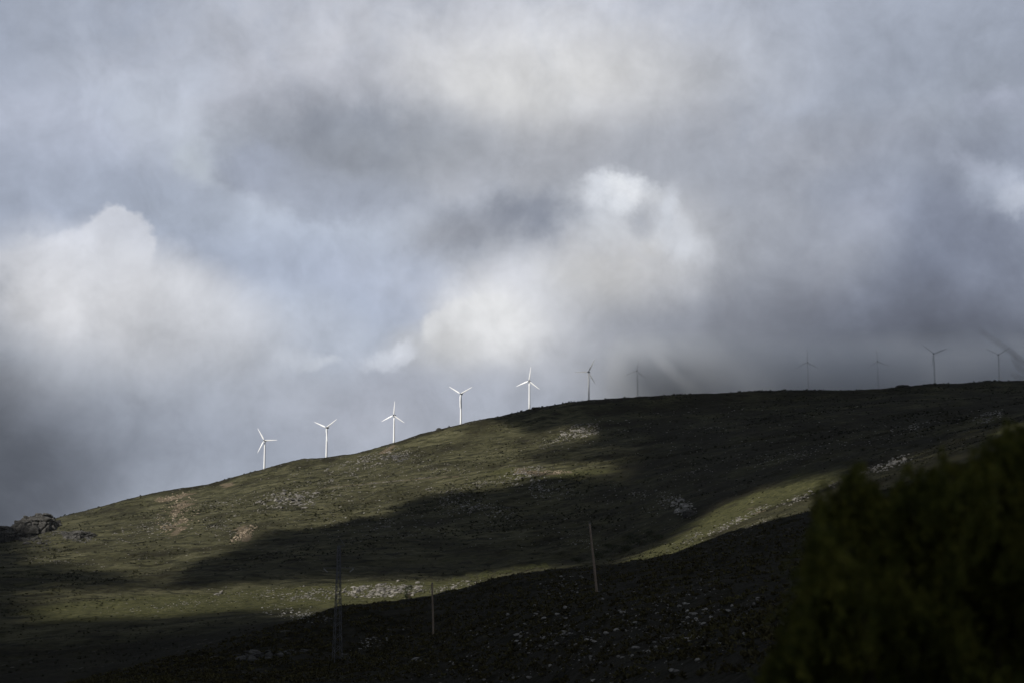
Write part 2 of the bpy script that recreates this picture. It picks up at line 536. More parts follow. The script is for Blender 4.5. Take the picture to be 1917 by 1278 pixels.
# ------------------------------------------------------------------ sun and the unseen cloud deck shaped to shade the hill
SUN = Vector((-0.62, -0.54, 0.53)).normalized()
sun = bpy.data.lights.new('sun', 'SUN'); sun.energy = 5.0; sun.angle = math.radians(0.55); sun.color = (1.0, 0.965, 0.91)
so = bpy.data.objects.new('sun', sun); C.objects.link(so)
so.rotation_euler = (-SUN).to_track_quat('-Z', 'Y').to_euler()
SUN_EL = math.asin(SUN.z); SUN_AZ = math.atan2(SUN.x, SUN.y)

LIT = [  # (value, outline in picture pixels) of the ground that the sun reaches
    (1.0, [(30, 960), (300, 900), (500, 860), (820, 780), (905, 770), (925, 790), (960, 806), (1010, 804), (1060, 797), (1110, 802), (1130, 812), (1100, 826), (1040, 828), (1000, 838), (965, 850), (975, 862), (1020, 868), (1100, 872), (1150, 880), (1135, 888), (1070, 889), (1010, 884), (985, 900), (930, 918), (870, 912), (800, 922), (730, 942), (722, 962), (650, 970), (590, 982), (520, 992), (480, 1002), (450, 1018), (400, 1036), (345, 1046), (325, 1062), (310, 1085), (296, 1092), (250, 1080), (200, 1068), (150, 1061), (90, 1058), (50, 1064), (20, 1040)]),
    (1.0, [(45, 1100), (120, 1102), (200, 1096), (300, 1098), (340, 1104), (420, 1096), (520, 1091), (640, 1084), (760, 1084), (850, 1080), (905, 1074), (960, 1066), (1040, 1058), (1060, 1072), (1000, 1090), (930, 1110), (830, 1135), (640, 1150), (560, 1146), (480, 1139), (400, 1141), (300, 1150), (200, 1160), (100, 1167), (60, 1160)]),
    (1.0, [(1138, 1060), (1160, 1044), (1215, 1030), (1262, 1008), (1305, 975), (1352, 945), (1440, 912), (1530, 893), (1570, 890), (1520, 912), (1450, 945), (1500, 938), (1570, 922), (1500, 975), (1400, 1010), (1310, 1040), (1200, 1062)]),
    (0.85, [(1830, 812), (1870, 800), (1917, 789), (2000, 770), (2000, 796), (1917, 806), (1870, 816)]),
    (0.30, [(960, 800), (1200, 840), (1190, 900), (1000, 890), (900, 870)]),
    (0.38, [(1480, 905), (1640, 860), (1830, 805), (1850, 850), (1600, 960), (1480, 960)]),
]
S = 2
RW, RH = 1080, 680        # raster: pixel/2, offset 60
ras = np.zeros((RH, RW))
jx, iy = np.meshgrid(np.arange(RW) * S - 60.0, np.arange(RH) * S - 10.0)
for val, poly in LIT:
    inside = np.zeros((RH, RW), bool)
    for (x0, y0), (x1, y1) in zip(poly, poly[1:] + poly[:1]):
        if y0 == y1:
            continue
        cr = ((y0 > iy) != (y1 > iy)) & (jx < (x1 - x0) * (iy - y0) / (y1 - y0) + x0)
        inside ^= cr
    ras = np.maximum(ras, inside * val)


def blur2(a, k):
    g = np.exp(-0.5 * (np.arange(-3 * k, 3 * k + 1) / k) ** 2); g /= g.sum()
    a = np.apply_along_axis(lambda r: np.convolve(np.pad(r, 3 * k, mode='edge'), g, 'valid'), 0, a)
    return np.apply_along_axis(lambda r: np.convolve(np.pad(r, 3 * k, mode='edge'), g, 'valid'), 1, a)


ras = np.clip(blur2(ras, 4) * 1.12, 0, 1)

H = 1500.0
CELL = 7.0
off = SUN * ((H - 150) / SUN.z)
x0, x1 = -2300 + off.x * 0.0 - 1500, 1500
x0, x1 = off.x - 1450, off.x + 1700
y0, y1 = off.y - 250, off.y + 3150
nx = int((x1 - x0) / CELL); ny = int((y1 - y0) / CELL)
cx = x0 + (np.arange(nx) + 0.5) * CELL; cy = y0 + (np.arange(ny) + 0.5) * CELL
DX, DY = np.meshgrid(cx, cy, indexing='ij')
gz = np.full(DX.shape, 120.0)
for _ in range(22):
    t = (H - gz) / SUN.z
    gxp = DX - SUN.x * t; gyp = DY - SUN.y * t
    nz = np.where(gyp > 3, ground_z(gxp, np.maximum(gyp, 3)), -2.0)
    gz = 0.5 * gz + 0.5 * nz
ppx, ppy = to_px(gxp, np.maximum(gyp, 3.0), gz)
ppx = ppx + 22 * fbm(gxp / 60, gyp / 60, 61, 4); ppy = ppy + 9 * fbm(gxp / 45 + 5, gyp / 45, 63, 3)
ri = np.clip(((ppy + 10) / S).astype(int), 0, RH - 1); ci = np.clip(((ppx + 60) / S).astype(int), 0, RW - 1)
lit = ras[ri, ci]
lit = np.where(gyp < 560, 0.0, lit)
lit = np.where((gyp > 2400) & (ppx > 380) & (ppx < 1062 + 0.25 * (gyp - 2400)), 1.0, lit)
lit = np.where((gyp > 2396) & (ppx >= 1085 + 0.25 * (gyp - 2400)), 0.0, lit)
lit = np.where((gyp > 2535) & (ppx > 1000), np.interp(ppx, [1300, 1600], [0.62, 0.33]), lit)  # gaps opened behind the ridge to brighten the low cloud
lit = np.where((gyp > 2396) & (gyp <= 2560) & (ppx >= 1075 + 0.25 * (gyp - 2400)) & (ppx < 1700), np.interp(ppx, [1290, 1640], [0.60, 0.10]) * np.where(ppx < 1300, 0.40 + 0.60 * sstep(2400, 2550, gyp), 1.0), lit)
lit = lit * sstep(-30, 120, ppx + 20 * fbm(gxp / 60, gyp / 60, 65, 2))  # deck closed up at the left to darken that edge of the land
dens = 1 - lit
thr = 0.52 + 0.36 * (RNG.random(DX.shape) * 2 - 1) + 0.10 * fbm(gxp / 25, gyp / 25, 66, 2)
keep = dens > thr
thick = 3 + 220 * sstep(0.985, 1.0, blur2(dens, 22)) ** 2.0
# corner grids
vx = x0 + np.arange(nx + 1) * CELL; vy = y0 + np.arange(ny + 1) * CELL
CX, CY = np.meshgrid(vx, vy, indexing='ij')
tp = np.pad(thick, ((0, 1), (0, 1)), mode='edge')
top = H + tp * (1 + 0.5 * fbm(CX / 160, CY / 160, 71, 4))
botm = H + 2.0 * fbm(CX / 60, CY / 60, 73, 3)
nb = (nx + 1) * (ny + 1)
vid = np.arange(nb).reshape(nx + 1, ny + 1)
vb = np.stack([CX, CY, botm], -1).reshape(-1, 3); vt = np.stack([CX, CY, top], -1).reshape(-1, 3)
ki, kj = np.nonzero(keep)
a = vid[ki, kj]; b_ = vid[ki + 1, kj]; c_ = vid[ki + 1, kj + 1]; d_ = vid[ki, kj + 1]
faces = [np.stack([a, d_, c_, b_], -1), np.stack([a, b_, c_, d_], -1) + nb]
kp = np.pad(keep, 1)
for (di, dj, p, q) in ((-1, 0, a, d_), (1, 0, c_, b_), (0, -1, b_, a), (0, 1, d_, c_)):
    e = ~kp[ki + 1 + di, kj + 1 + dj]
    faces.append(np.stack([p[e], q[e], q[e] + nb, p[e] + nb], -1))
deck = mesh_np('shading_cloud', np.concatenate([vb, vt]), np.concatenate(faces), M['cloud'], True)
tag(obj('shading_cloud', deck), 'unseen cloud deck overhead, its gaps shaped to light and shade the hill', 'cloud', kind='structure')

# ------------------------------------------------------------------ sky
w = bpy.data.worlds.new('World'); SC.world = w; w.use_nodes = True
nt = w.node_tree
for n in list(nt.nodes):
    nt.nodes.remove(n)
out = nt.nodes.new('ShaderNodeOutputWorld'); bg = nt.nodes.new('ShaderNodeBackground')
nt.links.new(bg.outputs[0], out.inputs[0])
sky = nt.nodes.new('ShaderNodeTexSky'); sky.sky_type = 'NISHITA'; sky.sun_disc = False
sky.sun_elevation = SUN_EL; sky.sun_rotation = SUN_AZ
tcw = nt.nodes.new('ShaderNodeTexCoord').outputs['Generated']
nrm = nt.nodes.new('ShaderNodeVectorMath'); nrm.operation = 'NORMALIZE'; nt.links.new(tcw, nrm.inputs[0])
DIR = nrm.outputs[0]
sep = nt.nodes.new('ShaderNodeSeparateXYZ'); nt.links.new(DIR, sep.inputs[0])
AZ = math_n(nt, 'ARCTAN2', sep.outputs[0], sep.outputs[1])
EL = math_n(nt, 'ARCSINE', sep.outputs[2])


def vmath(op, a, b=None, s=None):
    n = nt.nodes.new('ShaderNodeVectorMath'); n.operation = op
    for i, v in enumerate((a, b)):
        if v is None: continue
        if hasattr(v, 'is_output'): nt.links.new(v, n.inputs[i])
        else: n.inputs[i].default_value = v
    if s is not None:
        if hasattr(s, 'is_output'): nt.links.new(s, n.inputs[3])
        else: n.inputs[3].default_value = s
    return n


def ang(scale, shift):
    """azimuth, elevation and a cloud noise as one vector"""
    c0 = nt.nodes.new('ShaderNodeCombineXYZ')
    nt.links.new(AZ, c0.inputs[0]); nt.links.new(EL, c0.inputs[1])
    nt.links.new(noise_n(nt, vmath('ADD', DIR, (shift, shift, 0)).outputs[0], scale, 9, 0.6, 0.4), c0.inputs[2])
    return c0.outputs[0]


def warp_of(scale, detail, amp, rough, base):
    col = noise_n(nt, DIR, scale, detail, rough, out=1)
    d = vmath('SUBTRACT', col, (0.5, 0.5, 0.5)).outputs[0]
    d = vmath('MULTIPLY', d, (amp, amp, 0.0)).outputs[0]
    return vmath('ADD', base, d).outputs[0]


PXR = 1.0 / FPX
W_SOFT = warp_of(9.0, 5, 150 * PXR, 0.5, ang(11.0, 0.0))
W_SOFT2 = warp_of(7.0, 5, 150 * PXR, 0.5, ang(16.0, 5.0))
W_FINE = warp_of(30.0, 7, 90 * PXR, 0.65, warp_of(8.0, 2, 70 * PXR, 0.5, ang(24.0, 9.0)))
W_PUFF = warp_of(60.0, 6, 46 * PXR, 0.65, warp_of(22.0, 2, 44 * PXR, 0.5, ang(20.0, 13.0)))


def skyang(px, py):
    u = (px - 958.5) / FPX; v = (639.0 - py) / FPX
    d = Vector((u, CP - v * SP, SP + v * CP)).normalized()
    return math.atan2(d.x, d.y), math.asin(d.z)


LAYN = [0]


def layer(cur, cx, cy, rx, ry, rot, soft, rgb, alpha, wp='s'):
    az, el = skyang(cx, cy)
    LAYN[0] += 1
    src = {'s': (W_SOFT, W_SOFT2)[LAYN[0] % 2], 'f': W_FINE, 'p': W_PUFF}[wp]
    mp = nt.nodes.new('ShaderNodeMapping'); mp.vector_type = 'TEXTURE'
    mp.inputs['Location'].default_value = (az, el, 0.36)
    mp.inputs['Rotation'].default_value = (0, 0, -math.radians(rot))
    mp.inputs['Scale'].default_value = (rx * PXR / math.cos(el), ry * PXR, 1.0 / (min(3.0, 3.2 * soft) * (0.45 if wp == 'p' else 1.0)))
    # carried through the colour so far (a billionth of it), which keeps the layers evaluated one after another
    ma = nt.nodes.new('ShaderNodeVectorMath'); ma.operation = 'MULTIPLY_ADD'
    nt.links.new(cur, ma.inputs[0]); ma.inputs[1].default_value = (1e-9, 1e-9, 1e-9); nt.links.new(src, ma.inputs[2])
    nt.links.new(ma.outputs[0], mp.inputs[0])
    ln = vmath('LENGTH', mp.outputs[0]).outputs['Value']
    mk = map_range(nt, ln, max(0.0, 1 - soft), 1 + soft, alpha, 0.0)
    return mixc(nt, mk, cur, lin(rgb))


gap = vmath('SCALE', sky.outputs[0], s=0.07).outputs[0]
gapg = mixc(nt, 0.86, gap, lin((172, 180, 197)))
L = [
    (200, 40, 560, 130, 0, 1.0, (158, 166, 182), .9, 's'),
    (180, 215, 340, 75, -6, .9, (184, 190, 206), .75, 's'),
    (420, 280, 200, 60, 22, .9, (188, 197, 210), .7, 'f'),
    (640, 430, 330, 60, 4, .9, (184, 193, 208), .7, 's'),
    (60, 380, 240, 100, 0, 1., (161, 169, 186), .8, 's'),
    (590, 70, 220, 90, 0, 1., (170, 176, 190), .8, 's'),
    (1000, 120, 520, 210, 0, 1., (209, 211, 218), .98, 's'),
    (950, 170, 230, 95, 0, 1., (219, 219, 217), .8, 's'),
    (1200, 165, 260, 75, 0, 1., (208, 208, 208), .7, 's'),
    (600, 180, 180, 70, 0, 1., (178, 181, 192), .6, 's'),
    (1720, 120, 330, 330, 0, 1., (160, 168, 184), .85, 's'),
    (1830, 120, 190, 115, 10, 1., (143, 150, 164), .9, 's'),
    (1740, 225, 150, 60, -5, 1., (172, 180, 194), .75, 'f'),
    (1860, 195, 50, 18, 0, .8, (180, 186, 204), .6, 'f'),
    (1050, 300, 420, 75, 0, 1., (170, 172, 179), .9, 's'),
    (1290, 350, 240, 90, 0, 1., (160, 166, 176), .75, 's'),
    (1540, 320, 160, 60, -15, 1., (174, 178, 188), .6, 's'),
    (345, 150, 70, 40, -20, .8, (188, 195, 209), .7, 'f'),
    (395, 305, 50, 34, 30, .7, (200, 208, 217), .8, 'f'),
    (640, 265, 205, 88, -6, .7, (140, 146, 158), 1., 'f'),
    (470, 325, 50, 42, 0, .45, (152, 159, 174), .85, 'f'),
    (600, 378, 52, 34, 0, .45, (155, 162, 176), .85, 'f'),
    (705, 345, 62, 34, 0, .6, (154, 160, 172), .8, 'f'),
    (540, 365, 26, 24, 0, .6, (178, 186, 200), .7, 'f'),
    (520, 330, 110, 45, 15, .6, (154, 161, 177), .8, 'f'),
    (660, 365, 120, 40, 0, .7, (158, 165, 180), .8, 'f'),
    (790, 300, 180, 60, 0, 1., (158, 163, 172), .7, 's'),
    (650, 520, 250, 75, 0, 1., (173, 182, 201), .85, 's'),
    (770, 555, 80, 60, 0, .9, (172, 182, 203), .7, 's'),
    (1700, 560, 560, 260, 0, 1., (124, 130, 146), .97, 's'),
    (1640, 345, 210, 38, -16, 1., (150, 157, 172), .7, 's'),
    (1880, 355, 70, 36, 20, .7, (180, 188, 204), .85, 'f'),
    (1905, 372, 34, 24, 0, .6, (196, 203, 217), .9, 'f'),
    (1640, 400, 60, 36, -30, .9, (168, 174, 190), .7, 'f'),
    (1600, 450, 46, 50, 20, .9, (164, 170, 184), .6, 'f'),
    (1450, 400, 70, 40, 0, .9, (172, 177, 188), .5, 'f'),
    (1700, 400, 70, 30, -20, .9, (150, 158, 176), .6, 'f'),
    (1830, 315, 60, 18, 35, .8, (172, 179, 196), .7, 'f'),
    (1780, 480, 220, 90, 0, 1., (116, 123, 140), .85, 's'),
    (1620, 400, 60, 50, 0, 1., (166, 172, 188), .5, 's'),
    (1600, 470, 70, 60, 0, 1., (158, 164, 177), .5, 's'),
    (1160, 520, 290, 150, 0, 1., (192, 194, 200), .95, 's'),
    (1220, 490, 130, 80, 0, 1., (203, 202, 200), .7, 's'),
    (1060, 560, 120, 60, 0, 1., (200, 200, 198), .5, 's'),
    (1400, 520, 130, 150, 0, 1., (152, 157, 168), .7, 's'),
    (960, 418, 160, 44, -8, .7, (138, 144, 157), 1., 'f'),
    (860, 455, 100, 40, 0, 1., (163, 166, 174), .6, 's'),
    (1130, 415, 60, 45, 0, .9, (206, 210, 217), .8, 'f'),
    (1130, 362, 60, 22, -6, .9, (218, 222, 229), .9, 'f'),
    (1176, 368, 46, 20, 8, .8, (231, 234, 239), .95, 'f'),
    (1205, 352, 30, 12, 10, .9, (220, 224, 231), .7, 'f'),
    (1160, 390, 30, 18, 0, .7, (222, 226, 233), .9, 'f'),
    (1100, 350, 16, 16, 0, .7, (206, 210, 218), .8, 'f'),
    (1262, 435, 62, 40, 40, .7, (208, 212, 220), .85, 'f'),
    (1240, 395, 18, 42, 25, .8, (204, 209, 218), .7, 'f'),
    (1195, 412, 22, 30, 20, .9, (160, 165, 176), .7, 'f'),
    (1560, 640, 520, 75, 0, 1., (100, 105, 118), .95, 's'),
    (1700, 710, 620, 90, 0, 1., (86, 91, 102), .95, 's'),
    (1270, 640, 190, 80, 0, 1., (140, 144, 154), .75, 's'),
    (960, 690, 260, 90, 0, 1., (180, 184, 194), .85, 's'),
    (1120, 680, 150, 60, 0, 1., (150, 155, 166), .6, 's'),
    (930, 565, 80, 60, -20, .6, (208, 211, 221), .9, 'p'),
    (960, 600, 140, 90, 0, .8, (210, 212, 217), .9, 's'),
    (850, 628, 58, 44, 0, .2, (214, 216, 220), 1., 'p'),
    (900, 600, 62, 48, 0, .25, (217, 219, 222), 1., 'p'),
    (850, 670, 100, 45, 0, .7, (212, 213, 214), .9, 's'),
    (920, 605, 100, 60, 0, .6, (223, 224, 226), .95, 's'),
    (500, 800, 420, 110, 0, 1., (163, 169, 183), .9, 's'),
    (740, 770, 200, 70, 0, 1., (172, 176, 187), .8, 's'),
    (580, 640, 130, 55, 0, 1., (188, 196, 211), .7, 's'),
    (560, 672, 40, 20, 15, .7, (205, 211, 222), .75, 'f'),
    (605, 688, 36, 14, -10, .6, (208, 214, 224), .8, 'f'),
    (720, 672, 44, 18, -20, .6, (208, 213, 223), .8, 'f'),
    (760, 655, 26, 14, -20, .6, (213, 217, 226), .8, 'f'),
    (640, 740, 140, 40, 0, .9, (166, 171, 184), .7, 's'),
    (350, 660, 260, 90, 0, 1., (180, 186, 197), .85, 's'),
    (400, 600, 130, 65, 10, .9, (188, 194, 206), .9, 's'),
    (15, 525, 70, 50, 0, .4, (192, 196, 205), .95, 'p'),
    (90, 505, 78, 50, 0, .4, (197, 201, 211), 1., 'p'),
    (185, 485, 85, 50, 0, .25, (203, 207, 218), 1., 'p'),
    (222, 425, 46, 40, 0, .18, (205, 209, 219), 1., 'p'),
    (252, 452, 36, 36, 0, .22, (203, 207, 217), 1., 'p'),
    (192, 456, 34, 34, 0, .2, (204, 208, 218), 1., 'p'),
    (235, 555, 215, 95, 12, .5, (209, 212, 220), 1., 'p'),
    (350, 590, 150, 80, 20, .7, (203, 207, 215), .9, 's'),
    (150, 610, 200, 95, 0, .9, (209, 210, 214), .95, 's'),
    (300, 640, 150, 60, 0, 1., (190, 193, 200), .7, 's'),
    (0, 560, 22, 50, 0, .8, (160, 165, 174), .6, 'f'),
    (110, 715, 290, 70, 0, 1., (166, 170, 178), .8, 's'),
    (330, 740, 160, 60, 0, 1., (166, 172, 184), .7, 's'),
    (40, 790, 220, 80, 0, 1., (122, 127, 137), .85, 's'),
    (330, 840, 240, 80, 0, 1., (152, 159, 173), .85, 's'),
    (180, 830, 120, 60, 0, 1., (140, 147, 160), .7, 'f'),
    (0, 890, 170, 90, 0, 1., (84, 89, 99), .9, 's'),
    (180, 910, 140, 60, 0, 1., (124, 131, 144), .5, 's'),
    (0, 960, 150, 90, 0, 1., (64, 68, 77), .95, 's'),
    (-50, 800, 90, 200, 0, 1., (80, 84, 92), .5, 's'),
]
cur = gapg
for l in L:
    cur = layer(cur, *l)
# fine mottling of the cloud everywhere
mot = noise_n(nt, DIR, 26.0, 9, 0.62, 0.3)
mot2 = noise_n(nt, DIR, 12.0, 8, 0.6, 0.4)
mm = math_n(nt, 'ADD', map_range(nt, mot, 0.33, 0.67, -0.10, 0.10, False), map_range(nt, mot2, 0.35, 0.65, -0.075, 0.075, False))
cur = vmath('SCALE', cur, s=math_n(nt, 'ADD', mm, 1.0)).outputs[0]
# the rest of the sky: heavy overcast, darker overhead
oc = ramp(nt, noise_n(nt, DIR, 3.5, 6, 0.6), [(0.3, lin((104, 110, 120))), (0.5, lin((128, 134, 145))), (0.72, lin((164, 170, 182)))])
cz, ce = skyang(958, 520)
mpv = nt.nodes.new('ShaderNodeMapping'); mpv.vector_type = 'TEXTURE'
mpv.inputs['Location'].default_value = (cz, ce, 0)
mpv.inputs['Scale'].default_value = (1350 * PXR, 900 * PXR, 1e6)
nt.links.new(W_SOFT, mpv.inputs[0])
vis = map_range(nt, vmath('LENGTH', mpv.outputs[0]).outputs['Value'], 0.9, 1.5, 1.0, 0.0)
cur = mixc(nt, vis, oc, cur)
below = map_range(nt, sep.outputs[2], -0.10, -0.02, 0.0, 1.0)
cur = mixc(nt, below, (0.012, 0.012, 0.010), cur)
nt.links.new(cur, bg.inputs[0])
bg.inputs[1].default_value = 1.0
w.cycles.sampling_method = 'MANUAL'; w.cycles.sample_map_resolution = 512

# ------------------------------------------------------------------ low cloud on the ridge
def low_cloud():
    x = np.linspace(20, 1700, 40); yv = np.linspace(2392, 2760, 14)
    bm = bmesh.new()
    gx_, gy_ = np.meshgrid(x, yv, indexing='ij')
    gz_ = ground_z(gx_, gy_) - 6
    tz = ground_z(gx_, np.full_like(gx_, 2400.0)) + 150 + 30 * fbm(gx_ / 200, gy_ / 200, 81, 3)
    n1, n2 = gx_.shape
    vb_ = np.stack([gx_, gy_, gz_], -1).reshape(-1, 3); vt_ = np.stack([gx_, gy_, tz], -1).reshape(-1, 3)
    k = n1 * n2; ii = np.arange(k).reshape(n1, n2)
    fs = [np.stack([ii[:-1, :-1], ii[:-1, 1:], ii[1:, 1:], ii[1:, :-1]], -1).reshape(-1, 4),
          np.stack([ii[:-1, :-1], ii[1:, :-1], ii[1:, 1:], ii[:-1, 1:]], -1).reshape(-1, 4) + k]
    ring = np.concatenate([ii[:, 0], ii[-1, 1:], ii[-2::-1, -1], ii[0, -2:0:-1]])
    r2 = np.roll(ring, -1)
    fs.append(np.stack([ring, r2, r2 + k, ring + k], -1))
    bm.free()
    m = bpy.data.materials.new('low_cloud'); m.use_nodes = True
    t = m.node_tree
    t.nodes.remove(t.nodes['Principled BSDF'])
    o = t.nodes['Material Output']
    pv = t.nodes.new('ShaderNodeVolumePrincipled')
    pv.inputs['Color'].default_value = (0.93, 0.95, 0.98, 1)
    pv.inputs['Anisotropy'].default_value = 0.0
    geo = t.nodes.new('ShaderNodeNewGeometry').outputs['Position']
    sp = t.nodes.new('ShaderNodeSeparateXYZ'); t.links.new(geo, sp.inputs[0])
    nz_ = noise_n(t, geo, 0.009, 3, 0.5)
    xr = map_range(t, sp.outputs[0], 70, 420, 0.0, 1.0)
    # height above the ridge crest, which climbs slowly to the right
    rel = math_n(t, 'SUBTRACT', sp.outputs[2], 240.0)
    zr = map_range(t, rel, 40, 130, 1.0, 0.0)
    yr = map_range(t, sp.outputs[1], 2392, 2425, 0.15, 1.0)
    d = math_n(t, 'MULTIPLY', math_n(t, 'MULTIPLY', xr, zr), yr)
    d = math_n(t, 'MULTIPLY', d, map_range(t, nz_, 0.3, 0.65, 0.35, 1.3, False))
    d = math_n(t, 'MULTIPLY', d, 0.014)
    d = math_n(t, 'MULTIPLY', d, map_range(t, sp.outputs[0], 380, 520, 1.0, 0.9))
    puff = math_n(t, 'MULTIPLY', map_range(t, sp.outputs[0], 160, 225, 0.0, 1.0), map_range(t, sp.outputs[0], 300, 420, 1.0, 0.0))
    puff = math_n(t, 'MULTIPLY', math_n(t, 'MULTIPLY', puff, map_range(t, sp.outputs[2], 228, 290, 0.0, 1.0)), zr)
    d = math_n(t, 'ADD', d, math_n(t, 'MULTIPLY', puff, 0.019))
    t.links.new(d, pv.inputs['Density'])
    t.links.new(pv.outputs[0], o.inputs['Volume'])
    me_ = mesh_np('low_cloud', np.concatenate([vb_, vt_]), np.concatenate(fs), m)
    return tag(obj('low_cloud', me_), 'low grey cloud lying over the dark ridge and swallowing the farther turbines', 'cloud', kind='stuff')


low_cloud()


def haze():
    bm = bmesh.new(); box(bm, (-30000, -9500, -420), (30000, 9500, 480))
    m = bpy.data.materials.new('haze'); m.use_nodes = True
    t = m.node_tree; t.nodes.remove(t.nodes['Principled BSDF'])
    pv = t.nodes.new('ShaderNodeVolumePrincipled')
    pv.inputs['Color'].default_value = (0.80, 0.88, 1.0, 1)
    pv.inputs['Density'].default_value = HAZE
    t.links.new(pv.outputs[0], t.nodes['Material Output'].inputs['Volume'])
    tag(bm_obj('haze', bm, m), 'thin air haze over the valley', 'haze', kind='stuff')


HAZE = 0.6e-5
haze()

# ------------------------------------------------------------------ wind turbines
def ring_loft(bm, rings, cap=True):
    prev = None
    for r in rings:
        cur_ = [bm.verts.new(p) for p in r]
        if prev:
            n = len(cur_)
            for i in range(n):
                bm.faces.new((prev[i], prev[(i + 1) % n], cur_[(i + 1) % n], cur_[i]))
        elif cap:
            bm.faces.new(cur_[::-1])
        prev = cur_
    if cap:
        bm.faces.new(prev)


BL = 24.0; HUB = 50.0


def blade_mesh():
    bm = bmesh.new(); rings = []
    for t, ch, th, tw in ((0.03, .95, .95, 0), (0.08, 1.1, .9, 30), (0.2, 2.0, .5, 22), (0.35, 1.75, .38, 14), (0.55, 1.35, .28, 9), (0.8, .9, .16, 5), (0.95, .55, .09, 3), (1.0, .22, .05, 2)):
        r = []
        for i in range(12):
            a_ = 2 * math.pi * i / 12
            px_ = math.cos(a_) * ch / 2 * 1.35 + ch * 0.16 * (t > .1); py_ = math.sin(a_) * th / 2
            c, s = math.cos(math.radians(tw)), math.sin(math.radians(tw))
            r.append(Vector((px_ * c - py_ * s, px_ * s + py_ * c, t * BL)))
        rings.append(r)
    ring_loft(bm, rings)
    me_ = bpy.data.meshes.new('blade'); bm.normal_update(); bm.to_mesh(me_); bm.free()
    for p in me_.polygons: p.use_smooth = True
    me_.materials.append(M['white'])
    return me_


def circ(z, r, n=24, y=None):
    return [Vector((r * math.cos(2 * math.pi * i / n), r * math.sin(2 * math.pi * i / n), z)) for i in range(n)]


def tower_mesh():
    bm = bmesh.new()
    ring_loft(bm, [circ(-3, 1.75), circ(0, 1.72), circ(15, 1.58), circ(30, 1.42), circ(40, 1.3), circ(HUB - 1.7, 1.18)])
    me_ = bpy.data.meshes.new('tower'); bm.normal_update(); bm.to_mesh(me_); bm.free()
    for p in me_.polygons: p.use_smooth = True
    me_.materials.append(M['white']); return me_


def nacelle_mesh():
    bm = bmesh.new()
    rings = []
    for y, sx, sz, dz in ((-2.3, .95, .95, 0), (-1.9, 1.25, 1.25, 0), (0, 1.45, 1.5, .05), (3.5, 1.45, 1.55, .1), (6.2, 1.2, 1.3, .2), (6.8, .9, 1.0, .25)):
        r = []
        for i in range(16):
            a_ = 2 * math.pi * i / 16
            ca, sa = math.cos(a_), math.sin(a_)
            k = (abs(ca) ** 4 + abs(sa) ** 4) ** -0.25
            r.append(Vector((sx * k * ca, y, dz + sz * k * sa)))
        rings.append(r)
    ring_loft(bm, rings)
    me_ = bpy.data.meshes.new('nacelle'); bm.normal_update(); bm.to_mesh(me_); bm.free()
    me_.materials.append(M['grey_white']); return me_


def hub_mesh():
    bm = bmesh.new()
    ring_loft(bm, [[Vector((r * math.cos(2 * math.pi * i / 16), y, r * math.sin(2 * math.pi * i / 16))) for i in range(16)] for y, r in ((-2.35, 1.0), (-3.2, 1.1), (-4.0, .95), (-4.6, .6), (-4.85, .15))])
    me_ = bpy.data.meshes.new('hub'); bm.normal_update(); bm.to_mesh(me_); bm.free()
    for p in me_.polygons: p.use_smooth = True
    me_.materials.append(M['dark_hub']); return me_


def door_mesh():
    bm = bmesh.new(); box(bm, (-.45, -1.80, .3), (.45, -1.66, 2.4))
    me_ = bpy.data.meshes.new('door'); bm.to_mesh(me_); bm.free(); me_.materials.append(M['grey_white']); return me_


TW, NA, HU, BLM, DO = tower_mesh(), nacelle_mesh(), hub_mesh(), blade_mesh(), door_mesh()


def turbine(hx, hy, Y, yaw, a0, label):
    """hx, hy: where the hub stands in the picture; a0: clockwise angle of the first blade from straight up"""
    p = at(hx, hy, Y)
    gz_ = float(ground_z(p.x, Y))
    hgt = p.z - gz_
    r = empty('wind_turbine', (p.x, Y, gz_), math.radians(yaw))
    tag(r, label, 'wind turbine', 'wind turbines along the ridge')
    t = obj('tower', TW, r); t.scale = (1, 1, hgt / HUB)
    obj('door', DO, t)
    n = obj('nacelle', NA, r, (0, 0, hgt))
    h = obj('hub', HU, r, (0, 0, hgt))
    for k in range(3):
        b = obj('blade', BLM, r, (0, -3.3, hgt))
        b.rotation_euler = (0, math.radians(a0 + 120 * k), 0)
    return r


TUR = [
    (496, 824, 2403, -14, -31, 'lowest white wind turbine, leftmost on the sunlit slope, one blade level to the right'),
    (612, 800, 2403, -16, 54, 'second sunlit white wind turbine from the left, two blades spread in a wide V'),
    (738, 777, 2403, -14, 4, 'third sunlit white wind turbine from the left, one blade pointing straight up'),
    (863, 737, 2403, -16, 62, 'fourth sunlit white wind turbine from the left, last one with its whole tower sunlit'),
    (991, 713, 2405, -14, 8, 'white wind turbine with sunlit rotor and shaded lower tower where the ridge turns dark'),
    (1102, 696, 2410, -18, 29, 'pale blue grey wind turbine in shade just left of the low cloud'),
    (1193, 694, 2430, -18, 10, 'wind turbine whose rotor is lost in cloud, only its tower showing above the ridge'),
    (1512, 678, 2450, -20, -118, 'faint grey wind turbine, leftmost of the four dim ones over the dark ridge'),
    (1643, 676, 2450, -14, -5, 'faint grey wind turbine in cloud with one blade straight up and its tower fading below'),
    (1748, 662, 2445, -14, -50, 'faint grey wind turbine in cloud with pale tower foot above dark rocks on the crest'),
    (1869, 664, 2445, -14, -62, 'dark grey rightmost wind turbine in cloud beside the blurred twig'),
]
for t in TUR:
    turbine(*t)

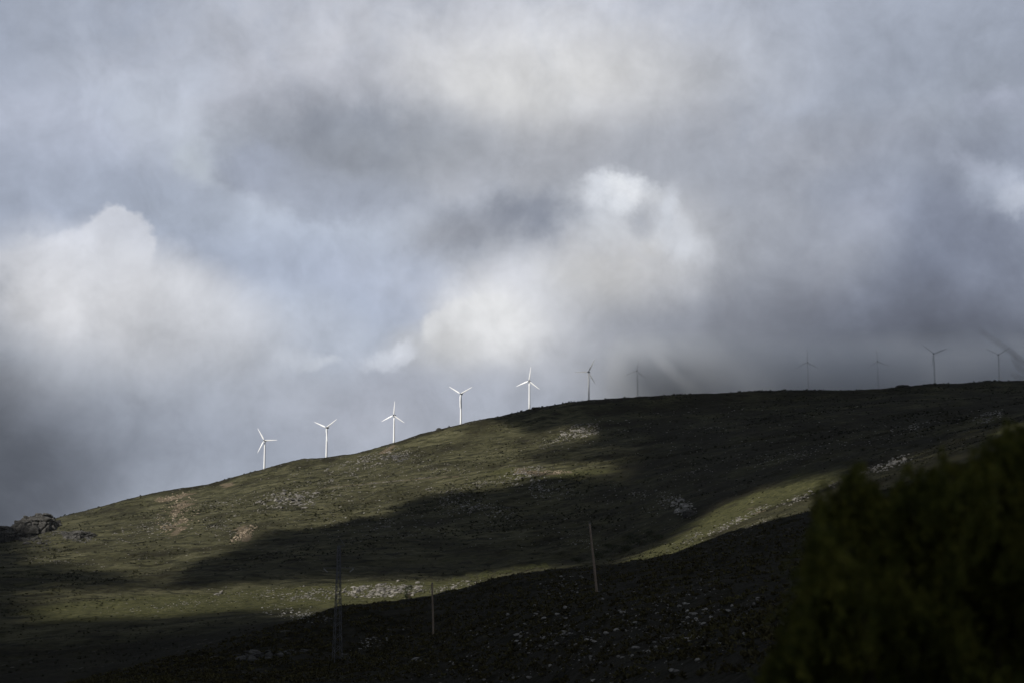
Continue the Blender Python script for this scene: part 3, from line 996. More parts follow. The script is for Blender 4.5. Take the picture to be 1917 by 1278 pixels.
# ------------------------------------------------------------------ rocks
def rock_proto(seed, sub):
    bm = bmesh.new()
    bmesh.ops.create_icosphere(bm, subdivisions=sub, radius=1.0)
    rs = random.Random(seed)
    planes = [(Vector((rs.uniform(-1, 1), rs.uniform(-1, 1), rs.uniform(-0.6, 1))).normalized(), rs.uniform(0.55, 0.9)) for _ in range(9)]
    o = Vector((seed * 3.1, seed * 1.7, 0))
    for v in bm.verts:
        p = v.co.copy()
        p *= 1 + 0.22 * mnoise.noise(p * 1.4 + o) + 0.08 * mnoise.noise(p * 4 + o)
        for n_, d_p in planes:
            h_ = p.dot(n_) - d_p
            if h_ > 0: p -= n_ * h_ * 0.9
        v.co = p
    sx, sy, sz = rs.uniform(.9, 1.35), rs.uniform(.8, 1.1), rs.uniform(.5, .8)
    for v in bm.verts:
        v.co = Vector((v.co.x * sx, v.co.y * sy, v.co.z * sz))
    me_ = bpy.data.meshes.new('boulder'); bm.normal_update(); bm.to_mesh(me_)
    vs = np.array([v.co[:] for v in bm.verts]); bm.verts.index_update()
    fs = np.array([[v.index for v in f.verts] for f in bm.faces])
    bm.free()
    return me_, vs, fs


PRO = {tone: [] for tone in ('g', 'd', 't', 'p')}
SMALL = []
for s in range(7):
    for tone, mt in (('g', 'rock'), ('d', 'rock_dark'), ('t', 'rock_tan'), ('p', 'rock_pale')):
        m3, _, _ = rock_proto(s, 3); m3.materials.append(M[mt]); PRO[tone].append(m3)
    _, vs, fs = rock_proto(s, 1); SMALL.append((vs, fs))

# cx, cy, rx, ry, rot, n, size range in picture px, tone, where
CL = [
    (540, 935, 58, 20, 0, 190, 1.5, 6, 'g', 'boulder field on the sunlit slope below the lowest turbine'),
    (690, 862, 85, 15, -14, 230, 1.2, 4.5, 'g', 'stony band below the second and third sunlit turbines'),
    (742, 856, 28, 10, -10, 60, 2, 6, 'd', 'dark rocky knob below the third sunlit turbine'),
    (800, 868, 42, 12, 22, 60, 1.2, 3.5, 'g', 'stones right of the knob below the third turbine'),
    (330, 965, 48, 30, -35, 190, 1.3, 5, 't', 'tan stones on the bare ground high on the left slope'),
    (320, 930, 34, 7, -14, 60, 1.5, 5, 't', 'tan stones near the crest of the left slope'),
    (458, 998, 28, 9, -32, 80, 1.5, 6, 't', 'tan stones where the big shadow begins on the slope'),
    (270, 990, 65, 18, -15, 130, 1.2, 4, 'g', 'grey stones scattered over the left slope'),
    (400, 985, 55, 18, 0, 80, 1.2, 4, 'g', 'pale stones between the tan patches of the left slope'),
    (420, 940, 45, 8, -5, 60, 1.2, 3.5, 'g', 'stones left of the boulder field below the lowest turbine'),
    (1088, 806, 40, 13, -8, 190, 1.5, 5.5, 'g', 'rock pile at the sunlight edge below the half lit turbine'),
    (1045, 824, 45, 8, -20, 60, 1.2, 4, 'g', 'stones trailing left below the upper rock pile'),
    (985, 884, 36, 11, -12, 120, 1.5, 5, 'g', 'sunlit rocks in the middle of the hill above the shadow edge'),
    (1045, 884, 32, 4, 2, 60, 1.5, 4, 't', 'row of tan stones along the shadow edge mid hill'),
    (905, 905, 42, 9, -8, 70, 1.3, 4, 'g', 'stones on the sunlit grass left of the middle rocks'),
    (850, 925, 60, 12, 12, 90, 1.3, 4.5, 'g', 'stones along the shadow edge in the middle of the slope'),
    (890, 950, 75, 16, 8, 130, 1.3, 4.5, 'p', 'shaded stones below the middle of the slope'),
    (1015, 912, 60, 24, 10, 150, 1.3, 4.5, 'p', 'shaded stones just below the middle rocks'),
    (1280, 950, 26, 16, 30, 60, 2.5, 8, 'p', 'shaded pale outcrop left of the bright spur'),
    (1255, 935, 35, 14, 10, 60, 1.5, 5, 'p', 'stones above the shaded outcrop left of the spur'),
    (1195, 925, 18, 12, 0, 40, 1.2, 3.5, 'p', 'small patch of shaded stones in the middle of the dark slope'),
    (1080, 1010, 45, 14, 20, 50, 1.2, 4, 'p', 'few shaded stones beside the leaning pole'),
    (720, 985, 150, 25, -5, 110, 1.2, 4, 'p', 'shaded stones in the big cloud shadow'),
    (720, 1105, 70, 13, -3, 380, 1.5, 7, 'g', 'rock field on the sunlit flat between tower and pole'),
    (590, 1113, 70, 12, -3, 180, 1.3, 5, 'g', 'rocks on the sunlit flat left of the lattice tower'),
    (500, 1108, 60, 9, -3, 60, 1.2, 3.5, 'g', 'stones on the left part of the sunlit flat'),
    (850, 1098, 45, 9, -12, 100, 1.3, 5, 'g', 'rocks at the right end of the sunlit flat'),
    (412, 1110, 14, 5, 0, 16, 2, 6, 'g', 'lone pale outcrop on the left part of the flat'),
    (330, 1132, 90, 7, -6, 60, 1.2, 3.5, 'g', 'stones along the lower left edge of the sunlit flat'),
    (1385, 972, 65, 6, -27, 130, 1.5, 5, 'g', 'line of pale stones along the bright spur'),
    (1300, 1004, 60, 8, -26, 70, 1.3, 4, 'g', 'stones on the lower end of the bright spur'),
    (1395, 990, 55, 7, -25, 60, 1.2, 3.5, 'g', 'stones below the pale line on the spur'),
    (1500, 930, 50, 7, -24, 70, 1.5, 5.5, 'g', 'stones on the upper spur left of the shrub'),
    (1600, 890, 60, 9, -22, 120, 1.5, 5, 'g', 'stones on the spur just above the shrub'),
    (1668, 868, 45, 9, -22, 120, 1.5, 6, 'p', 'pale stones over the top of the shrub'),
    (1850, 780, 30, 10, -14, 110, 1.3, 4.5, 'p', 'pale rocks at the right edge above the shrub'),
    (1700, 800, 45, 6, -10, 40, 1.2, 3.5, 'p', 'few stones high on the shaded spur'),
    (1480, 850, 120, 12, -12, 60, 1.2, 3.5, 'p', 'scattered stones on the shaded spur'),
    (130, 1002, 42, 9, 14, 110, 1.5, 5, 'd', 'broken rocks right of the dark tor'),
    (60, 1008, 60, 18, 20, 150, 1.3, 5, 'd', 'broken rocks below the dark tor'),
    (110, 1050, 90, 8, 6, 60, 1.2, 3.5, 'g', 'stones above the small shadowed hollow at the left'),
    (560, 1150, 75, 12, 8, 110, 1.3, 5, 'p', 'shaded rocks just below the sunlit flat'),
    (480, 1228, 42, 9, -3, 34, 4, 15, 'd', 'grey boulders in the dark foreground at the lower left'),
    (540, 1221, 40, 4, -10, 16, 3, 8, 'd', 'smaller boulders trailing right of the grey foreground boulders'),
    (605, 1162, 6, 3, 0, 3, 8, 13, 'p', 'flat pale slab in the dark ground left of the lattice tower'),
    (1060, 1185, 330, 70, -12, 300, 1.3, 7, 'p', 'pale stones dotted over the dark near slope'),
    (1250, 1200, 180, 60, -20, 130, 1.5, 8, 'p', 'pale stones on the dark slope left of the shrub'),
    (1290, 1195, 16, 4, -30, 12, 3, 8, 'p', 'short row of pale stones on the dark slope'),
    (690, 1205, 60, 12, -25, 30, 2, 6, 'p', 'stones between lattice tower and short pole'),
    (1060, 1095, 50, 22, 0, 60, 1.5, 5, 'p', 'shaded stones left of the foot of the leaning pole'),
    (1250, 1120, 120, 25, -15, 60, 1.3, 4, 'p', 'stones right of the leaning pole'),
    (480, 960, 430, 60, -17, 420, 1.0, 3.4, 'g', 'small'), (850, 880, 330, 45, -12, 260, 1.0, 3.4, 'g', 'small'), (620, 900, 200, 35, -14, 200, 1.2, 4.0, 'g', 'small'),
    (950, 970, 330, 55, 0, 220, 1.0, 3.0, 'p', 'small'), (1330, 800, 330, 40, -4, 150, 1.0, 3.0, 'p', 'small'), (1300, 880, 220, 50, -12, 130, 1.0, 3.2, 'p', 'small'),
    (1650, 820, 230, 30, -12, 130, 1.0, 3.0, 'p', 'small'), (500, 1115, 350, 22, -4, 260, 1.0, 2.8, 'g', 'small'), (300, 1210, 280, 45, 5, 160, 1.0, 3.2, 'd', 'small'),
    (1100, 1190, 420, 80, -12, 160, 1.0, 2.8, 'p', 'small'),
    (40, 1002, 45, 14, 12, 60, 3, 9, 'd', 'blocks heaped round the foot of the dark tor'),
    (150, 1004, 34, 8, 8, 40, 2.5, 7, 'd', 'blocks heaped on the low outcrop right of the tor'),
    (545, 934, 36, 10, 0, 40, 3, 8, 'g', 'largest blocks in the middle of the field below the lowest turbine'),
]
SMALL_DARK = [i for i, c in enumerate(CL) if c[9] == 'small' and c[8] == 'd'][0]
cand = []
rs = random.Random(5)
for ci_, (cx_, cy_, rx_, ry_, rot_, n_, s0, s1, tone, where) in enumerate(CL):
    c, s = math.cos(math.radians(rot_)), math.sin(math.radians(rot_))
    for _ in range(int(n_ * 2.6)):
        r_ = math.sqrt(rs.random()) if rs.random() < .6 else abs(rs.gauss(0, .6)); th = rs.random() * 2 * math.pi
        u = r_ * math.cos(th) * rx_; v = r_ * math.sin(th) * ry_
        px_, py_ = cx_ + u * c - v * s, cy_ + u * s + v * c
        if not (-40 < px_ < 1960): continue
        if mnoise.noise(Vector((px_ / 11.0, py_ / 5.0, ci_ * 1.7))) + .35 * mnoise.noise(Vector((px_ / 4.0, py_ / 2.0, ci_))) < rs.uniform(-.45, .15) and s1 > 2.0 : continue
        p = ground_hit(px_, py_)
        if p is None or p.y > 2396: continue
        size = s0 + (s1 - s0) * rs.random() ** 2.3
        cand.append((size, p, ci_))
for _ in range(260):
    px_ = rs.uniform(40, 1915)
    if mnoise.noise(Vector((px_ / 40.0, 7.7, 0))) < rs.uniform(-.5, .4): continue
    p = ground_hit(px_, float(rid_p(px_)) + rs.uniform(.5, 3.0))
    if p is not None and p.y < 2420:
        cand.append((rs.uniform(1.4, 4.2), p, SMALL_DARK))
cand.sort(key=lambda t: -t[0])
single = [t for t in cand if CL[t[2]][9] != 'small' and 5 < to_px(*t[1])[0] < 1912 and to_px(*t[1])[1] < 1275][:290]
chosen = set(id(t) for t in single)
for size, p, ci_ in single:
    R_ = size * 0.6 * p.y / FPX
    tone, where = CL[ci_][8], CL[ci_][9]
    o = obj('boulder', rs.choice(PRO[tone]), None, (p.x, p.y, p.z + R_ * 0.15))
    o.scale = (R_ * rs.uniform(1.0, 1.9), R_, R_ * rs.uniform(.7, 1.2)); o.rotation_euler = (rs.uniform(-.25, .25), rs.uniform(-.25, .25), rs.uniform(0, 6.28))
    word = {'g': 'pale boulder', 'd': 'dark boulder', 't': 'tan boulder', 'p': 'pale boulder'}[tone]
    tag(o, f'{word} among the {where}', 'boulder', f'boulders among the {where}')
for tone, mt in (('g', 'rock'), ('d', 'rock_dark'), ('t', 'rock_tan'), ('p', 'rock_pale')):
    Vv = []; Ff = []; base = 0
    for t in cand:
        if id(t) in chosen or CL[t[2]][8] != tone: continue
        size, p, _ = t
        R_ = size * 0.5 * p.y / FPX
        vs, fs = rs.choice(SMALL)
        a_ = rs.uniform(0, 6.28); c, s = math.cos(a_), math.sin(a_)
        q = vs * np.array([R_ * rs.uniform(.9, 1.9), R_, R_ * rs.uniform(.7, 1.2)])
        q = np.stack([q[:, 0] * c - q[:, 1] * s, q[:, 0] * s + q[:, 1] * c, q[:, 2]], -1) + np.array([p.x, p.y, p.z + R_ * 0.1])
        Vv.append(q); Ff.append(fs + base); base += len(vs)
    tag(obj('scattered_stones', mesh_np('scattered_stones', np.concatenate(Vv), np.concatenate(Ff), M[mt])),
        {'g': 'countless small pale stones strewn over the whole moor', 'd': 'countless small dark stones strewn round the tor and foreground', 't': 'countless small tan stones on the bare patches of the left slope', 'p': 'countless small whitish stones on the shaded slopes and the spur'}[tone], 'stones', kind='stuff')


def tor(px_, py_, w_px, h_px, Y, seed, label):
    """a craggy outcrop: jointed blocks piled on a swelling base, one mesh"""
    if Y is None:
        Y = ground_hit(px_, py_ + h_px).y
    p = at(px_, py_, Y); s_ = Y / FPX
    W, Hh = w_px * s_, h_px * s_
    gz_ = float(ground_z(p.x, Y))
    bm = bmesh.new(); r = random.Random(seed)
    bmesh.ops.create_icosphere(bm, subdivisions=6, radius=1.0)
    o = Vector((seed * 5.1, 2.2, 1.1))
    for v in bm.verts:
        q = v.co.copy()
        f1 = mnoise.cell(Vector((q.x * 2.6, q.y * 2.6, q.z * 3.5)) + o) * 0.16
        d_v = mnoise.voronoi(q * 2.6 + o)[0]
        crack = min(1.0, (d_v[1] - d_v[0]) * 5.0)
        q *= 0.86 + f1 + 0.12 * crack + 0.10 * mnoise.noise(q * 1.7 + o) + 0.05 * mnoise.noise(q * 7 + o)
        k_ = 1.0 if q.z > 0 else 0.6
        zz = math.copysign(abs(q.z) ** 0.75, q.z)
        v.co = Vector((q.x * W / 2 * 1.2, q.y * W / 3, zz * Hh * k_ * 1.22))
    ob = bm_obj('rock_outcrop', bm, M['rock_dark'])
    ob.location = (p.x, Y, at(px_, py_, Y).z - Hh)
    return tag(ob, label, 'rock outcrop')


tor(70, 967, 72, 30, None, 3, 'big dark rounded tor on the skyline at the left edge')
tor(150, 995, 50, 12, None, 5, 'low broken outcrop just right of the dark tor')
tor(4, 990, 56, 24, None, 9, 'low dark rocks at the very left edge beside the tor')
for a_ in ((1004, 762, 16, 5, 2396, 21, 'low rock hump on the dark skyline just right of the half lit turbine'),
           (1692, 721, 26, 5, 2396, 22, 'small knobbly rocks on the dark skyline between the faint turbines'),
           (1848, 713, 22, 5, 2396, 23, 'low rock step on the dark skyline left of the rightmost turbine'),
           (1292, 955, 22, 9, None, 12, 'pale jointed outcrop in the shade left of the bright spur'),
           (822, 801, 9, 4, 2396, 24, 'single rock on the skyline between the third and fourth turbines'),
           (570, 858, 14, 4, 2396, 25, 'low rock lip on the skyline between the first two turbines')):
    tor(*a_)

# ------------------------------------------------------------------ stone wall across the hill
def stone_wall(pts, label):
    bm = bmesh.new(); r = random.Random(4)
    P = []
    for (a_, b_), (c, d) in zip(pts, pts[1:]):
        for k in range(10):
            t_ = k / 10
            P.append(ground_hit(a_ + (c - a_) * t_, b_ + (d - b_) * t_))
    P = [p for p in P if p is not None]
    for p, q in zip(P, P[1:]):
        if (q - p).length > 60: continue
        n = max(1, int((q - p).length / 1.3))
        for k in range(n):
            c0 = p.lerp(q, (k + r.random() * .6) / n)
            if mnoise.noise(Vector((c0.x * .03, c0.y * .03, 3.3))) < -.12: continue
            z_ = float(ground_z(c0.x, c0.y)); h_ = r.uniform(.3, 1.0); l_ = r.uniform(.6, 1.3)
            mt = Matrix.Translation((c0.x, c0.y, z_)) @ Matrix.Rotation(r.uniform(-.3, .3), 4, 'Z') @ Matrix.Rotation(r.uniform(-.12, .12), 4, 'Y')
            box(bm, (-l_ / 2, -.45, -.4), (l_ / 2, .45, h_), mt)
    return tag(bm_obj('stone_wall', bm, M['rock']), label, 'stone wall')


stone_wall([(612, 914), (660, 909), (720, 902), (780, 895), (845, 889)], 'thin pale dry stone wall climbing across the sunlit slope below the turbines')

# ------------------------------------------------------------------ lattice tower and poles
def lattice_tower():
    Y = 231.0
    b0 = at(631, 1246, Y)
    gz_ = float(ground_z(b0.x, Y)) - 0.1
    s_ = Y / FPX
    Ht = at(631, 1022, Y).z - gz_
    r = empty('lattice_tower', (b0.x, Y, gz_), math.radians(24))
    tag(r, 'tapering steel lattice power tower with one crossarm, standing on the dark slope', 'pylon')
    hb, ht = 15.5 * s_ / 2, 4.5 * s_ / 2

    def half(t): return hb + (ht - hb) * min(1.0, t * 1.05) ** 0.85
    for sx in (-1, 1):
        for sy in (-1, 1):
            bm = bmesh.new()
            for k in range(8):
                t0, t1 = k / 8, (k + 1) / 8
                tube(bm, (sx * half(t0), sy * half(t0), t0 * Ht - (0.6 if k == 0 else 0)), (sx * half(t1), sy * half(t1), t1 * Ht), .06, .055, 4)
            bm_obj('leg', bm, M['steel'], r)
    bm = bmesh.new()
    z_ = 0.02; lev = [z_]
    while z_ < 0.985:
        z_ += max(0.022, 0.062 * (1 - z_ * .72)); lev.append(min(z_, 0.99))
    for (ax, sgn) in ((0, -1), (0, 1), (1, -1), (1, 1)):
        for k, (t0, t1) in enumerate(zip(lev, lev[1:])):
            s0 = 1 if (k % 2 == 0) else -1
            a0, a1 = half(t0), half(t1)
            p = [0, 0, t0 * Ht]; q = [0, 0, t1 * Ht]
            p[ax] = s0 * a0; q[ax] = -s0 * a1; p[1 - ax] = sgn * a0; q[1 - ax] = sgn * a1
            tube(bm, p, q, .045, .045, 4)
    bm_obj('bracing', bm, M['steel'], r)
    # crossarm turned square to the line of wires
    za = at(631, 1062, Y).z - gz_
    rot = Matrix.Rotation(math.radians(-24), 4, 'Z')
    bm = bmesh.new()
    L_ = 28.5 * s_
    for yy in (-.22, .22):
        tube(bm, rot @ Vector((-L_, yy, za)), rot @ Vector((L_, yy, za)), .055, .055, 4)
    for k in range(-5, 6):
        tube(bm, rot @ Vector((k * L_ / 5, -.22, za)), rot @ Vector((k * L_ / 5, .22, za)), .035, .035, 4)
    arm = bm_obj('crossarm', bm, M['steel'], r)
    for sx in (-1, 1):
        bm = bmesh.new()
        for k in range(4):
            c0 = rot @ Vector((sx * (L_ - .15 - .16 * k), -.05, za - .22 - .12 * k)); c1 = c0 + Vector((0, 0, -.07))
            tube(bm, c0, c1, .10, .10, 10)
        tube(bm, rot @ Vector((sx * (L_ - .05), -.05, za)), rot @ Vector((sx * (L_ - .7), -.05, za - .66)), .03, .03, 5)
        bm_obj('insulator', bm, M['ceramic'], r)
    bm = bmesh.new()
    zt = Ht + .05
    tube(bm, rot @ Vector((-.35, 0, zt)), rot @ Vector((.95, 0, zt + .1)), .055, .055, 4)
    tube(bm, rot @ Vector((.95, 0, zt + .1)), rot @ Vector((.05, 0, zt + 1.35)), .035, .035, 4)
    tube(bm, rot @ Vector((0, 0, zt - .5)), rot @ Vector((0, 0, zt + .25)), .09, .06, 5)
    bm_obj('top_bracket', bm, M['steel'], r)
    return r


lattice_tower()


def wood_pole(top, bottom, Y, r0, r1, label):
    p = at(bottom[0], bottom[1], Y); q = at(top[0], top[1], Y)
    gz_ = float(ground_z(p.x, Y))
    r = empty('wooden_pole', (p.x, Y, gz_)); tag(r, label, 'pole')
    bm = bmesh.new()
    d = q - Vector((p.x, Y, gz_))
    n = 7; prev = None
    for k in range(n + 1):
        t_ = k / n
        c0 = d * (t_ if k else -0.06) + Vector((0.02 * math.sin(t_ * 5), 0, 0))
        rad = r0 + (r1 - r0) * t_
        ring = [bm.verts.new(c0 + Vector((rad * math.cos(2 * math.pi * i / 12), rad * math.sin(2 * math.pi * i / 12), 0))) for i in range(12)]
        if prev:
            for i in range(12):
                bm.faces.new((prev[i], prev[(i + 1) % 12], ring[(i + 1) % 12], ring[i]))
        prev = ring
    bm.faces.new(prev)
    bm_obj('shaft', bm, M['pole'], r, True)
    bm = bmesh.new(); u = d.normalized()
    tube(bm, d * .985, d * .985 + u * .28, r1 * 1.08, r1 * .75, 12)
    bm_obj('cap', bm, M['steel'], r)
    bm = bmesh.new()
    for k, zz in enumerate((.93, .955)):
        tube(bm, d * zz + Vector((-r1 - .12, -.05, 0)), d * zz + Vector((r1 + .12, -.05, 0)), .035, .035, 5)
    bm_obj('bolt', bm, M['steel'], r)
    return r


wood_pole((1104, 979), (1117, 1104), 192.0, .17, .12, 'tall weathered wooden pole leaning left on the dark slope')
wood_pole((809, 1091), (811, 1188), 245.0, .17, .13, 'shorter upright wooden pole in front of the sunlit flat')

# ------------------------------------------------------------------ shrubs and small trees
def foliage_mesh(name, n, hx_, hy_, hz_, leaf, mat, seed, lobes=7):
    """many small leaf faces spread through an uneven crown"""
    g = np.random.default_rng(seed)
    cs = g.normal(0, .45, (lobes, 3)) * np.array([1, 1, .7]); rr = g.uniform(.35, .62, lobes)
    li = g.integers(0, lobes, n)
    d = g.normal(0, 1, (n, 3)); d /= np.linalg.norm(d, axis=1)[:, None]
    rad = rr[li] * g.uniform(.35, 1.0, n) ** .5
    c0 = (cs[li] + d * rad[:, None]) * np.array([hx_, hy_, hz_])
    u = g.normal(0, 1, (n, 3)); u /= np.linalg.norm(u, axis=1)[:, None]
    v = np.cross(u, g.normal(0, 1, (n, 3))); v /= np.linalg.norm(v, axis=1)[:, None]
    sz = leaf * g.uniform(.6, 1.4, n)[:, None]
    q = np.stack([c0 - u * sz, c0 + v * sz * .5, c0 + u * sz, c0 - v * sz * .5], 1).reshape(-1, 3)
    return mesh_np(name, q, np.arange(4 * n).reshape(n, 4), mat)


def shrub(px_, py_, w_px, h_px, mat, seed, label, name='shrub', cat='shrub', group=None, ymin=470.0, n=900):
    p = ground_hit(px_, py_, ymin)
    if p is None: return
    s_ = p.y / FPX
    W, Hh = w_px * s_, h_px * s_
    r = empty(name, p); tag(r, label, cat, group)
    bm = bmesh.new(); rr = random.Random(seed)
    for k in range(5):
        a_ = rr.uniform(0, 6.28); e_ = Vector((math.cos(a_) * W * .25, math.sin(a_) * W * .2, Hh * rr.uniform(.45, .75)))
        tube(bm, (0, 0, -.2), e_, max(.05, Hh * .03), max(.02, Hh * .012), 5)
    bm_obj('trunk', bm, M['bark'], r)
    f = obj('crown', foliage_mesh('crown', n, W * .62, W * .5, Hh * .6, max(.12, min(W, Hh) * .055), mat, seed), r, (0, 0, Hh * .5))
    return r


k = 0
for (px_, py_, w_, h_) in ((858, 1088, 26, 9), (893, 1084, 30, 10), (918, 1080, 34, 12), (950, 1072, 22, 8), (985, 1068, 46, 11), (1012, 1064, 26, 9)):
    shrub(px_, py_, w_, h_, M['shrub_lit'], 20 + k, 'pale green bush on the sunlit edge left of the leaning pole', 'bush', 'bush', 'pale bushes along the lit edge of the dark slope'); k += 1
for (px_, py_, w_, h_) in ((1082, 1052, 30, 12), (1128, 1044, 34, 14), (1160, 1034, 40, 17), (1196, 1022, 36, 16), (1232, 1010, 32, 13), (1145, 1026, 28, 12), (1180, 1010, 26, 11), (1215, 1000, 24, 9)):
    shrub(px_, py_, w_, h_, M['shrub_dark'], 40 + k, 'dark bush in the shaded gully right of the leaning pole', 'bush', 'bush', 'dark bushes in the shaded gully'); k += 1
shrub(766, 1124, 15, 25, M['shrub_dark'], 77, 'small dark lone tree on the sunlit flat left of the short pole', 'tree', 'tree', None, 470.0, 1400)
shrub(782, 1124, 9, 6, M['shrub_dark'], 78, 'tiny dark bush at the foot of the lone tree', 'bush', 'bush', None, 470.0, 400)

# heather over the dark near slope: nobody could count it
def heather():
    g = np.random.default_rng(3)
    n = 26000
    px_ = g.uniform(-30, 1950, n); t_ = g.random(n) ** .8
    Yn = np.interp(px_, [0, 300, 630, 810, 1117, 1500, 1917], [175, 185, 190, 165, 70, 34, 26]); Yc = cre_Y(px_) + 6
    Y = Yn * (Yc / Yn) ** t_
    x = (px_ - 958.5) / FPX / CP * Y
    clump = fbm(x / 5, Y / 5, 90, 3) + .25
    ok = g.random(n) < np.clip(.45 + .9 * clump, .08, 1)
    x, Y = x[ok], Y[ok]; n = len(x)
    z = ground_z(x, Y)
    m = 9
    R_ = g.uniform(.22, .62, n) * (0.55 + .5 * sstep(60, 220, Y))
    c0 = np.stack([x, Y, z + .02], -1)
    d = g.normal(0, 1, (n, m, 3)); d[..., 2] = np.abs(d[..., 2]) * .8; d /= np.linalg.norm(d, axis=2)[..., None]
    tip = c0[:, None] + d * R_[:, None, None] * g.uniform(.6, 1.1, (n, m, 1))
    side = np.cross(d, g.normal(0, 1, (n, m, 3))); side /= np.linalg.norm(side, axis=2)[..., None]
    wv = side * R_[:, None, None] * .22
    base = c0[:, None] + d * R_[:, None, None] * .1
    midp = (base + tip) / 2
    q = np.stack([base, midp + wv, tip, midp - wv], 2).reshape(-1, 3)
    tag(obj('heather', mesh_np('heather', q, np.arange(len(q)).reshape(-1, 4), M['heather'])), 'low dark heather and grass tufts covering the near slope', 'heather', kind='stuff')


def scrub():
    """low scrub dotting the far slopes"""
    g = np.random.default_rng(13)
    n = 110000
    px_ = g.uniform(-40, 1960, n); Y = 640 + (2402 - 640) * g.random(n) ** .9
    x = (px_ - 958.5) / FPX / CP * Y
    cl = fbm(x / 70, Y / 90, 95, 4) + .5 * fbm(x / 18, Y / 22, 97, 3)
    ok = g.random(n) < np.clip(.14 + 1.7 * cl, .05, 1)
    x, Y = x[ok], Y[ok]; n = len(x); m = 8
    z = ground_z(x, Y)
    R_ = (.45 + 2.1 * g.random(n) ** 3) * (.4 + .6 * sstep(600, 1700, Y)) * (1 + .5 * sstep(2350, 2390, Y))
    c0 = np.stack([x, Y, z], -1)
    d = g.normal(0, 1, (n, m, 3)); d[..., 2] = np.abs(d[..., 2]) * .7; d /= np.linalg.norm(d, axis=2)[..., None]
    tip = c0[:, None] + d * R_[:, None, None] * g.uniform(.6, 1.1, (n, m, 1))
    side = np.cross(d, g.normal(0, 1, (n, m, 3))); side /= np.linalg.norm(side, axis=2)[..., None]
    wv = side * R_[:, None, None] * .3
    base = c0[:, None] + d * R_[:, None, None] * .1
    midp = (base + tip) / 2
    q = np.stack([base, midp + wv, tip, midp - wv], 2).reshape(-1, 3)
    tag(obj('low_scrub', mesh_np('low_scrub', q, np.arange(len(q)).reshape(-1, 4), M['scrub'])), 'low dark scrub dotting the far moorland slopes', 'scrub', kind='stuff')


scrub()
heather()

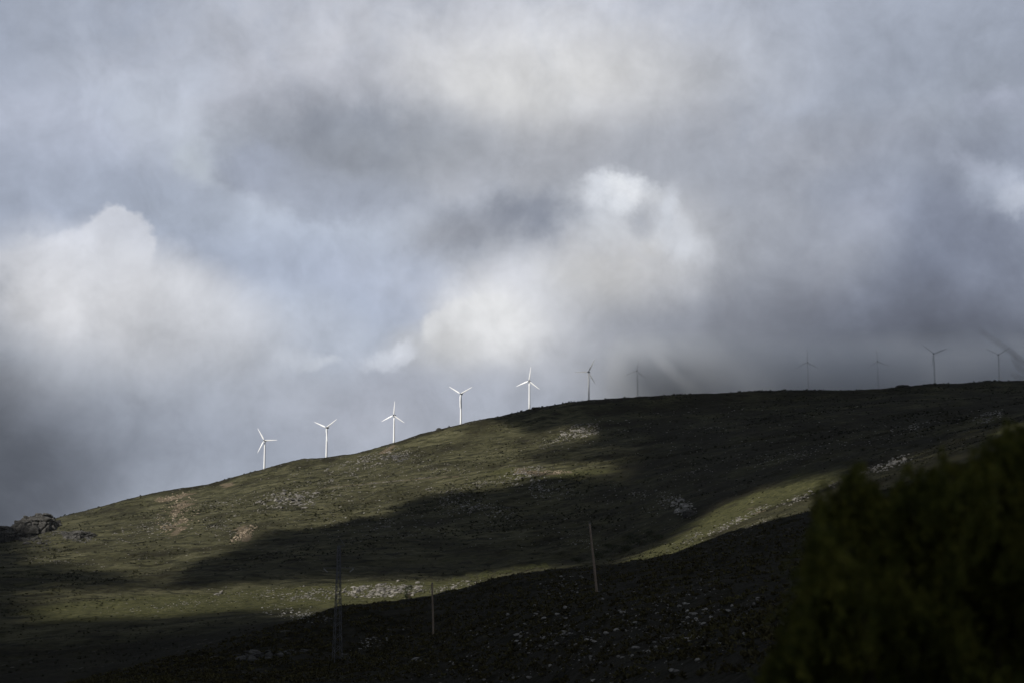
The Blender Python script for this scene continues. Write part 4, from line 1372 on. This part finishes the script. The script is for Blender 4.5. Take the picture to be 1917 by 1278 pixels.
# ------------------------------------------------------------------ broom shrub close to the camera, out of focus
def broom():
    g = np.random.default_rng(8)
    Yc = 4.6
    gz_ = float(ground_z(1.3, Yc))
    r = empty('broom_shrub', (1.35, Yc, gz_))
    tag(r, 'large dark green broom shrub, out of focus, filling the lower right corner', 'shrub')
    tops = [(1380, 1300), (1425, 1240), (1455, 1170), (1490, 1060), (1512, 955), (1560, 925), (1600, 890), (1635, 925), (1690, 870), (1725, 860), (1750, 805), (1785, 835), (1830, 800), (1917, 790), (2050, 760), (2400, 820), (2700, 1000), (2850, 1300)]
    tx = [t[0] for t in tops]; ty = [t[1] + 18 for t in tops]
    fx = np.arange(1380, 2860, 6.0)
    fy = np.interp(fx, [v + 14 for v in tx], ty) + 66 * fbm(fx / 55, fx * 0, 5, 3) + np.interp(fx, [1700, 1820], [0, 42])
    tx, ty = list(fx), list(fy)
    quads = []
    base = np.array([1.45, Yc, gz_])
    N = 6800
    cl = []
    while len(cl) < 135:
        a_ = g.uniform(1390, 2780); t0 = np.interp(a_, tx, ty)
        cl.append((a_, t0 + (20 + g.random() * 40 if len(cl) % 3 == 0 else g.random() * 700), g.normal(0, .26)))
    for i in range(N):
        if i % 3:
            k0 = cl[g.integers(0, len(cl))]
            px_ = k0[0] + g.normal(0, 27); py_ = k0[1] + g.normal(0, 34); Y = Yc + k0[2] + g.normal(0, .07)
        else:
            px_ = g.uniform(1385, 2800); py_ = np.interp(px_, tx, ty) + 40 + g.random() * 900; Y = Yc + .15 + abs(g.normal(0, .25))
        if i >= 5300:
            px_ = g.uniform(1440, 2100); py_ = max(g.uniform(980, 1330), np.interp(px_, tx, ty) + 60); Y = Yc + .1 + abs(g.normal(0, .2))
        elif i % 15 == 0:
            px_ = g.uniform(1400, 2000); py_ = np.interp(px_, tx, ty) - g.random() * 50 + 8
        elif py_ < np.interp(px_, tx, ty) - 6: py_ = np.interp(px_, tx, ty) + g.random() * 30
        tip = np.array(at(px_, py_, Y)[:])
        if tip[2] < gz_ + .1: continue
        root = base + np.array([(tip[0] - base[0]) * .45, (tip[1] - base[1]) * .4, 0])
        ln = g.uniform(.09, .22)
        dirv = tip - root; dirv = dirv / np.linalg.norm(dirv)
        dirv = dirv + np.array([g.normal(0, .5), g.normal(0, .45), .25]); dirv /= np.linalg.norm(dirv)
        st = tip - dirv * ln
        if i % 3 == 0:
            if i % 105 == 0:
                midp = (root + st) / 2 + np.array([g.normal(0, .06), g.normal(0, .06), 0])
                bmb = bmesh.new(); prev = None; o_ = Vector((1.35, Yc, gz_))
                for c0, rad in ((root - np.array([0, 0, .05]), .012), (midp, .008), (st, .004), (tip, .0015)):
                    ring = [bmb.verts.new(Vector(c0) - o_ + Vector((rad * math.cos(t * 1.2566), rad * math.sin(t * 1.2566), 0))) for t in range(5)]
                    if prev:
                        for t in range(5):
                            bmb.faces.new((prev[t], prev[(t + 1) % 5], ring[(t + 1) % 5], ring[t]))
                    prev = ring
                bm_obj('branch', bmb, M['bark'], r)
        m = 36
        t_ = g.random(m)
        c0 = st + dirv * (ln * t_)[:, None]
        d = g.normal(0, 1, (m, 3)) * .55 + dirv * .9; d /= np.linalg.norm(d, axis=1)[:, None]
        le = g.uniform(.018, .042, m)[:, None] * (1.1 - .4 * t_[:, None])
        sd = np.cross(d, g.normal(0, 1, (m, 3))); sd /= np.linalg.norm(sd, axis=1)[:, None]
        wv = sd * .0042
        quads.append(np.stack([c0, c0 + d * le * .5 + wv, c0 + d * le, c0 + d * le * .5 - wv], 1).reshape(-1, 3))
    q = np.concatenate(quads) - np.array([1.35, Yc, gz_])
    obj('foliage', mesh_np('foliage', q, np.arange(len(q)).reshape(-1, 4), M['broom']), r)


broom()


def twig():
    """a bare twig rising beside the shrub and bending into the picture at the right edge"""
    Y = 5.0
    pts = [(2330, 1700), (2200, 1050), (2070, 790), (1970, 712), (1917, 678), (1890, 656), (1862, 637), (1834, 618)]
    P = [at(a_, b_, Y) for a_, b_ in pts]
    gz_ = float(ground_z(P[0].x, Y)); P[0].z = gz_ - .02
    r = empty('dry_twig', (P[0].x, Y, gz_)); tag(r, 'bare blurred dry twig bending in from the right edge in front of the grey sky', 'twig')
    off_ = Vector((P[0].x, Y, gz_))

    def shoot(name, Q, r0, r1):
        bm = bmesh.new(); n = len(Q); prev = None
        for i, q in enumerate(Q):
            d = (Q[min(i + 1, n - 1)] - Q[max(i - 1, 0)]).normalized()
            a = d.orthogonal().normalized(); b = d.cross(a); rad = r0 + (r1 - r0) * i / (n - 1)
            ring = [bm.verts.new(q - off_ + (a * math.cos(t * math.pi / 3) + b * math.sin(t * math.pi / 3)) * rad) for t in range(6)]
            if prev:
                for t in range(6):
                    bm.faces.new((prev[t], prev[(t + 1) % 6], ring[(t + 1) % 6], ring[t]))
            prev = ring
        bm_obj(name, bm, M['dry'], r)
    shoot('stem', P, .004, .0013)
    shoot('side_shoot', [at(1990, 727, Y), at(1930, 705, Y), at(1908, 688, Y), at(1896, 668, Y)], .003, .0016)
    shoot('side_shoot', [at(2010, 745, Y), at(1940, 722, Y), at(1905, 706, Y), at(1893, 700, Y)], .0025, .0012)


twig()

# ------------------------------------------------------------------ render settings
SC.view_settings.view_transform = 'Standard'
SC.view_settings.look = 'None'
SC.view_settings.exposure = 0.0
SC.view_settings.gamma = 1.0
SC.render.engine = 'CYCLES'
SC.cycles.max_bounces = 5
SC.cycles.diffuse_bounces = 2
SC.cycles.volume_bounces = 3
SC.cycles.volume_step_rate = 0.5
SC.cycles.use_denoising = True
